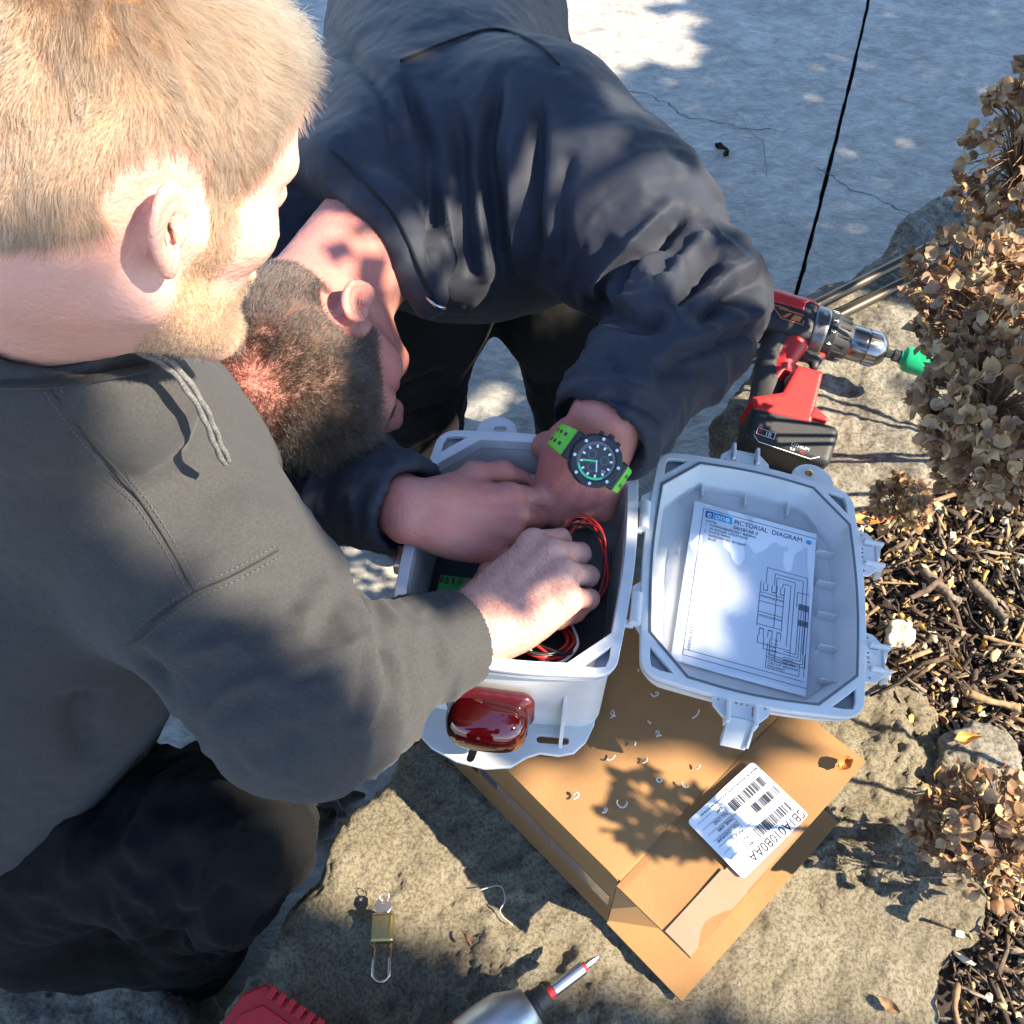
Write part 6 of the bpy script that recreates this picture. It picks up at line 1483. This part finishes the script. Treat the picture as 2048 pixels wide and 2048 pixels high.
# ================================================================== TREES ADDED OUTSIDE THE FRAME (unseen, crowns shaped to throw the shade)
M_leaf = [mat('evergreen_leaf', (.035, .060, .022), .5), mat('evergreen_leaf_dark', (.022, .04, .018), .5)]; M_bark = mat('tree_bark', (.09, .065, .045), .9, var=.3, vscale=20, bump=.8, bscale=30)
def added_shade_tree(label, trunk, pts, z0, z1, size, seed, limbs):
    """foliage hung above the ground points it shades, between heights z0 and z1"""
    r = np.random.default_rng(seed); t = empty('added_shade_tree', tuple(trunk)); bpy.context.view_layer.update(); tag(t, label, 'tree')
    n = len(pts); z = r.uniform(z0, z1, n); sxy = SUN[:2] / SUN[2]; pos = np.stack([pts[:, 0] + sxy[0] * z, pts[:, 1] + sxy[1] * z, z], 1)
    q = np.array([(-.5, 0, 0), (0, -.28, .06), (.5, 0, 0), (0, .28, .06)]); V = np.zeros((n, 4, 3))
    nn = unit(np.tile(SUN, (n, 1)) + r.normal(0, .45, (n, 3))); a = unit(np.cross(nn, r.normal(0, 1, (n, 3)))); b = np.cross(nn, a); s = size * r.uniform(.6, 1.3, n)
    for i in range(4): V[:, i] = pos + (a * q[i, 0] + b * q[i, 1] + nn * q[i, 2]) * s[:, None]
    f = np.arange(n * 4).reshape(n, 4); o = obj_np('foliage', V.reshape(-1, 3), f, M_leaf, None, False); o.data.polygons.foreach_set('material_index', (r.random(n) < .5).astype(np.int32)); o['kind'] = 'stuff'; att(o, t)
    c = pos.mean(0); top = np.array([trunk[0], trunk[1], z0 - .1])
    att(tube('trunk', smooth_px([np.array(trunk), (np.array(trunk) + top) / 2 + [.04, -.03, 0], top, top + (c - top) * .4], 20), np.linspace(.085, .035, 20), M_bark, None, 12), t)
    for k in range(limbs):
        e = pos[r.integers(n)]; att(tube('limb', smooth_px([top, (top + e) / 2 + [0, 0, .12], e], 12), np.linspace(.03, .006, 12), M_bark, None, 7), t)
def scatter(mask, box_, n, seed):
    r = np.random.default_rng(seed); p = np.stack([r.uniform(box_[0], box_[1], n), r.uniform(box_[2], box_[3], n)], 1); return p[r.random(n) < mask(p)]
lit_patch = [(.54, 2.14), (.92, 2.46), (1.0, 2.62), (.85, 2.85), (.2, 2.85), (.25, 2.35)]
limb_shade = [(-.56, .64), (-.36, .615), (-.20, .575), (-.15, .50), (.02, .47), (.12, .44), (.20, .72), (.05, .84), (-.15, .92), (-.5, .94)]  # outline of extra foliage added to shade the lid and hands
paper_patch = [(-.14, .62), (-.10, .55), (-.03, .565), (.03, .62), (.0, .665), (-.06, .69)]
def back_mask(p):
    p3 = np.concatenate([p, np.zeros((len(p), 1))], 1); e = 1.19 + .12 * np.exp(-((p[:, 0] + .22) / .26) ** 2) + .12 * fbm(p3, 3.2, 2, 41) + .05 * fbm(p3, 12, 2, 42) - .16 * np.exp(-((p[:, 0] + .62) / .16) ** 2) + .10 * np.exp(-((p[:, 0] + 1.05) / .2) ** 2)
    m = ss(-.05, .10, p[:, 1] - e); d = d_poly(p, lit_patch) + .07 * fbm(p3, 9, 3, 43); m = m * ss(-.03, .04, d)
    spk = ss(.25, .6, fbm(p3, 7, 2, 44)) * ss(.35, .0, p[:, 1] - e) * (p[:, 1] > e - .02)
    lid_ = d_poly(p, limb_shade) + .045 * fbm(p3, 8, 3, 45); hole = d_poly(p, paper_patch) + .03 * fbm(p3, 14, 2, 46)
    m = np.maximum(m * (1 - .9 * spk), ss(.012, -.012, lid_) * ss(-.004, .010, hole))
    dap = ss(.02, .22, fbm(p3, 8.5, 3, 47)) * ss(.97, 1.02, p[:, 1]) * ss(.10, .0, p[:, 0]) * ss(-.62, -.5, p[:, 0]); m = np.maximum(m, dap)
    return np.clip(m, 0, 1)
added_shade_tree('unseen tree added right of the stones, its crown shaped to shade the patio', (2.4, 1.1, -.05), scatter(back_mask, (-1.6, 2.4, .42, 4.6), 52000, 51), 1.7, 2.6, .074, 52, 14)
def front_mask(p):
    p3 = np.concatenate([p, np.zeros((len(p), 1))], 1)
    e = np.where(p[:, 0] < .017, .205 - .52 * (p[:, 0] - .017), .205 - .10 * (p[:, 0] - .017)); e = np.minimum(e, .70) + .012 * fbm(p3, 6, 2, 61)
    return ss(-.01, .015, e - p[:, 1])
added_shade_tree('unseen tree added to the lower right, its crown shaped to shade the near stone', (2.6, -1.7, -.05), scatter(front_mask, (-1.4, 1.4, -.7, .80), 30000, 53), 2.8, 3.6, .066, 54, 12)  # unseen crown added so its shade covers the near stone and hoodie

# ------------------------------------------------------------------ the photographer, unseen behind the camera, added to block sky light
def build_photographer():
    t = empty('person', (-.28, -.42, PZ)); bpy.context.view_layer.update(); tag(t, 'unseen person in dark clothes taking the picture, added outside the frame to block sky light', 'person')
    c = np.array([-.28, -.42, 0.0]); b = Field()
    hf, hb, _ = head_field(c + [.03, .02, 1.22], (1, 0, 0), norm([0, .8, -.6]), norm([0, .6, .8]), 1.0); b.add(hf, .03, hb); b.cone(c + [0, -.03, 1.05], c + [.02, .0, 1.18], .06, .055, .03); b.cone(c + [0, -.03, .9], c + [0, -.03, 1.05], .1, .06, .03)
    att(obj_sdf('body', b, c + [-.2, -.25, .75], c + [.25, .25, 1.42], .006, M_skinR), t)
    j = Field(); j.cone(c + [0, -.03, .35], c + [0, -.03, .92], .16, .17, .06)
    for s in (-1, 1): j.cone(c + [s * .19, -.03, .96], c + [s * .24, .03, .70], .075, .06, .05); j.cone(c + [s * .24, .03, .70], c + [.22 + s * .09, .32, .98], .06, .042, .04)
    j.cone(c + [-.18, -.03, .96], c + [.18, -.03, .96], .08, .08, .06); att(obj_sdf('jacket', j, c + [-.45, -.3, .1], c + [.5, .42, 1.15], .009, M_jack), t)
    k = Field()
    for s in (-1, 1): k.cone(c + [s * .09, -.03, .36], c + [s * .10, -.02, -.02], .10, .075, .04); k.cone(c + [s * .10, -.02, -.02], c + [s * .10, -.03, -.37], .075, .06, .04); k.ell(c + [s * .10, .03, -.405], (.05, .13, .045), None, .03)
    att(obj_sdf('trousers', k, c + [-.3, -.25, PZ - .02], c + [.3, .25, .5], .009, M_pants), t)
build_photographer()
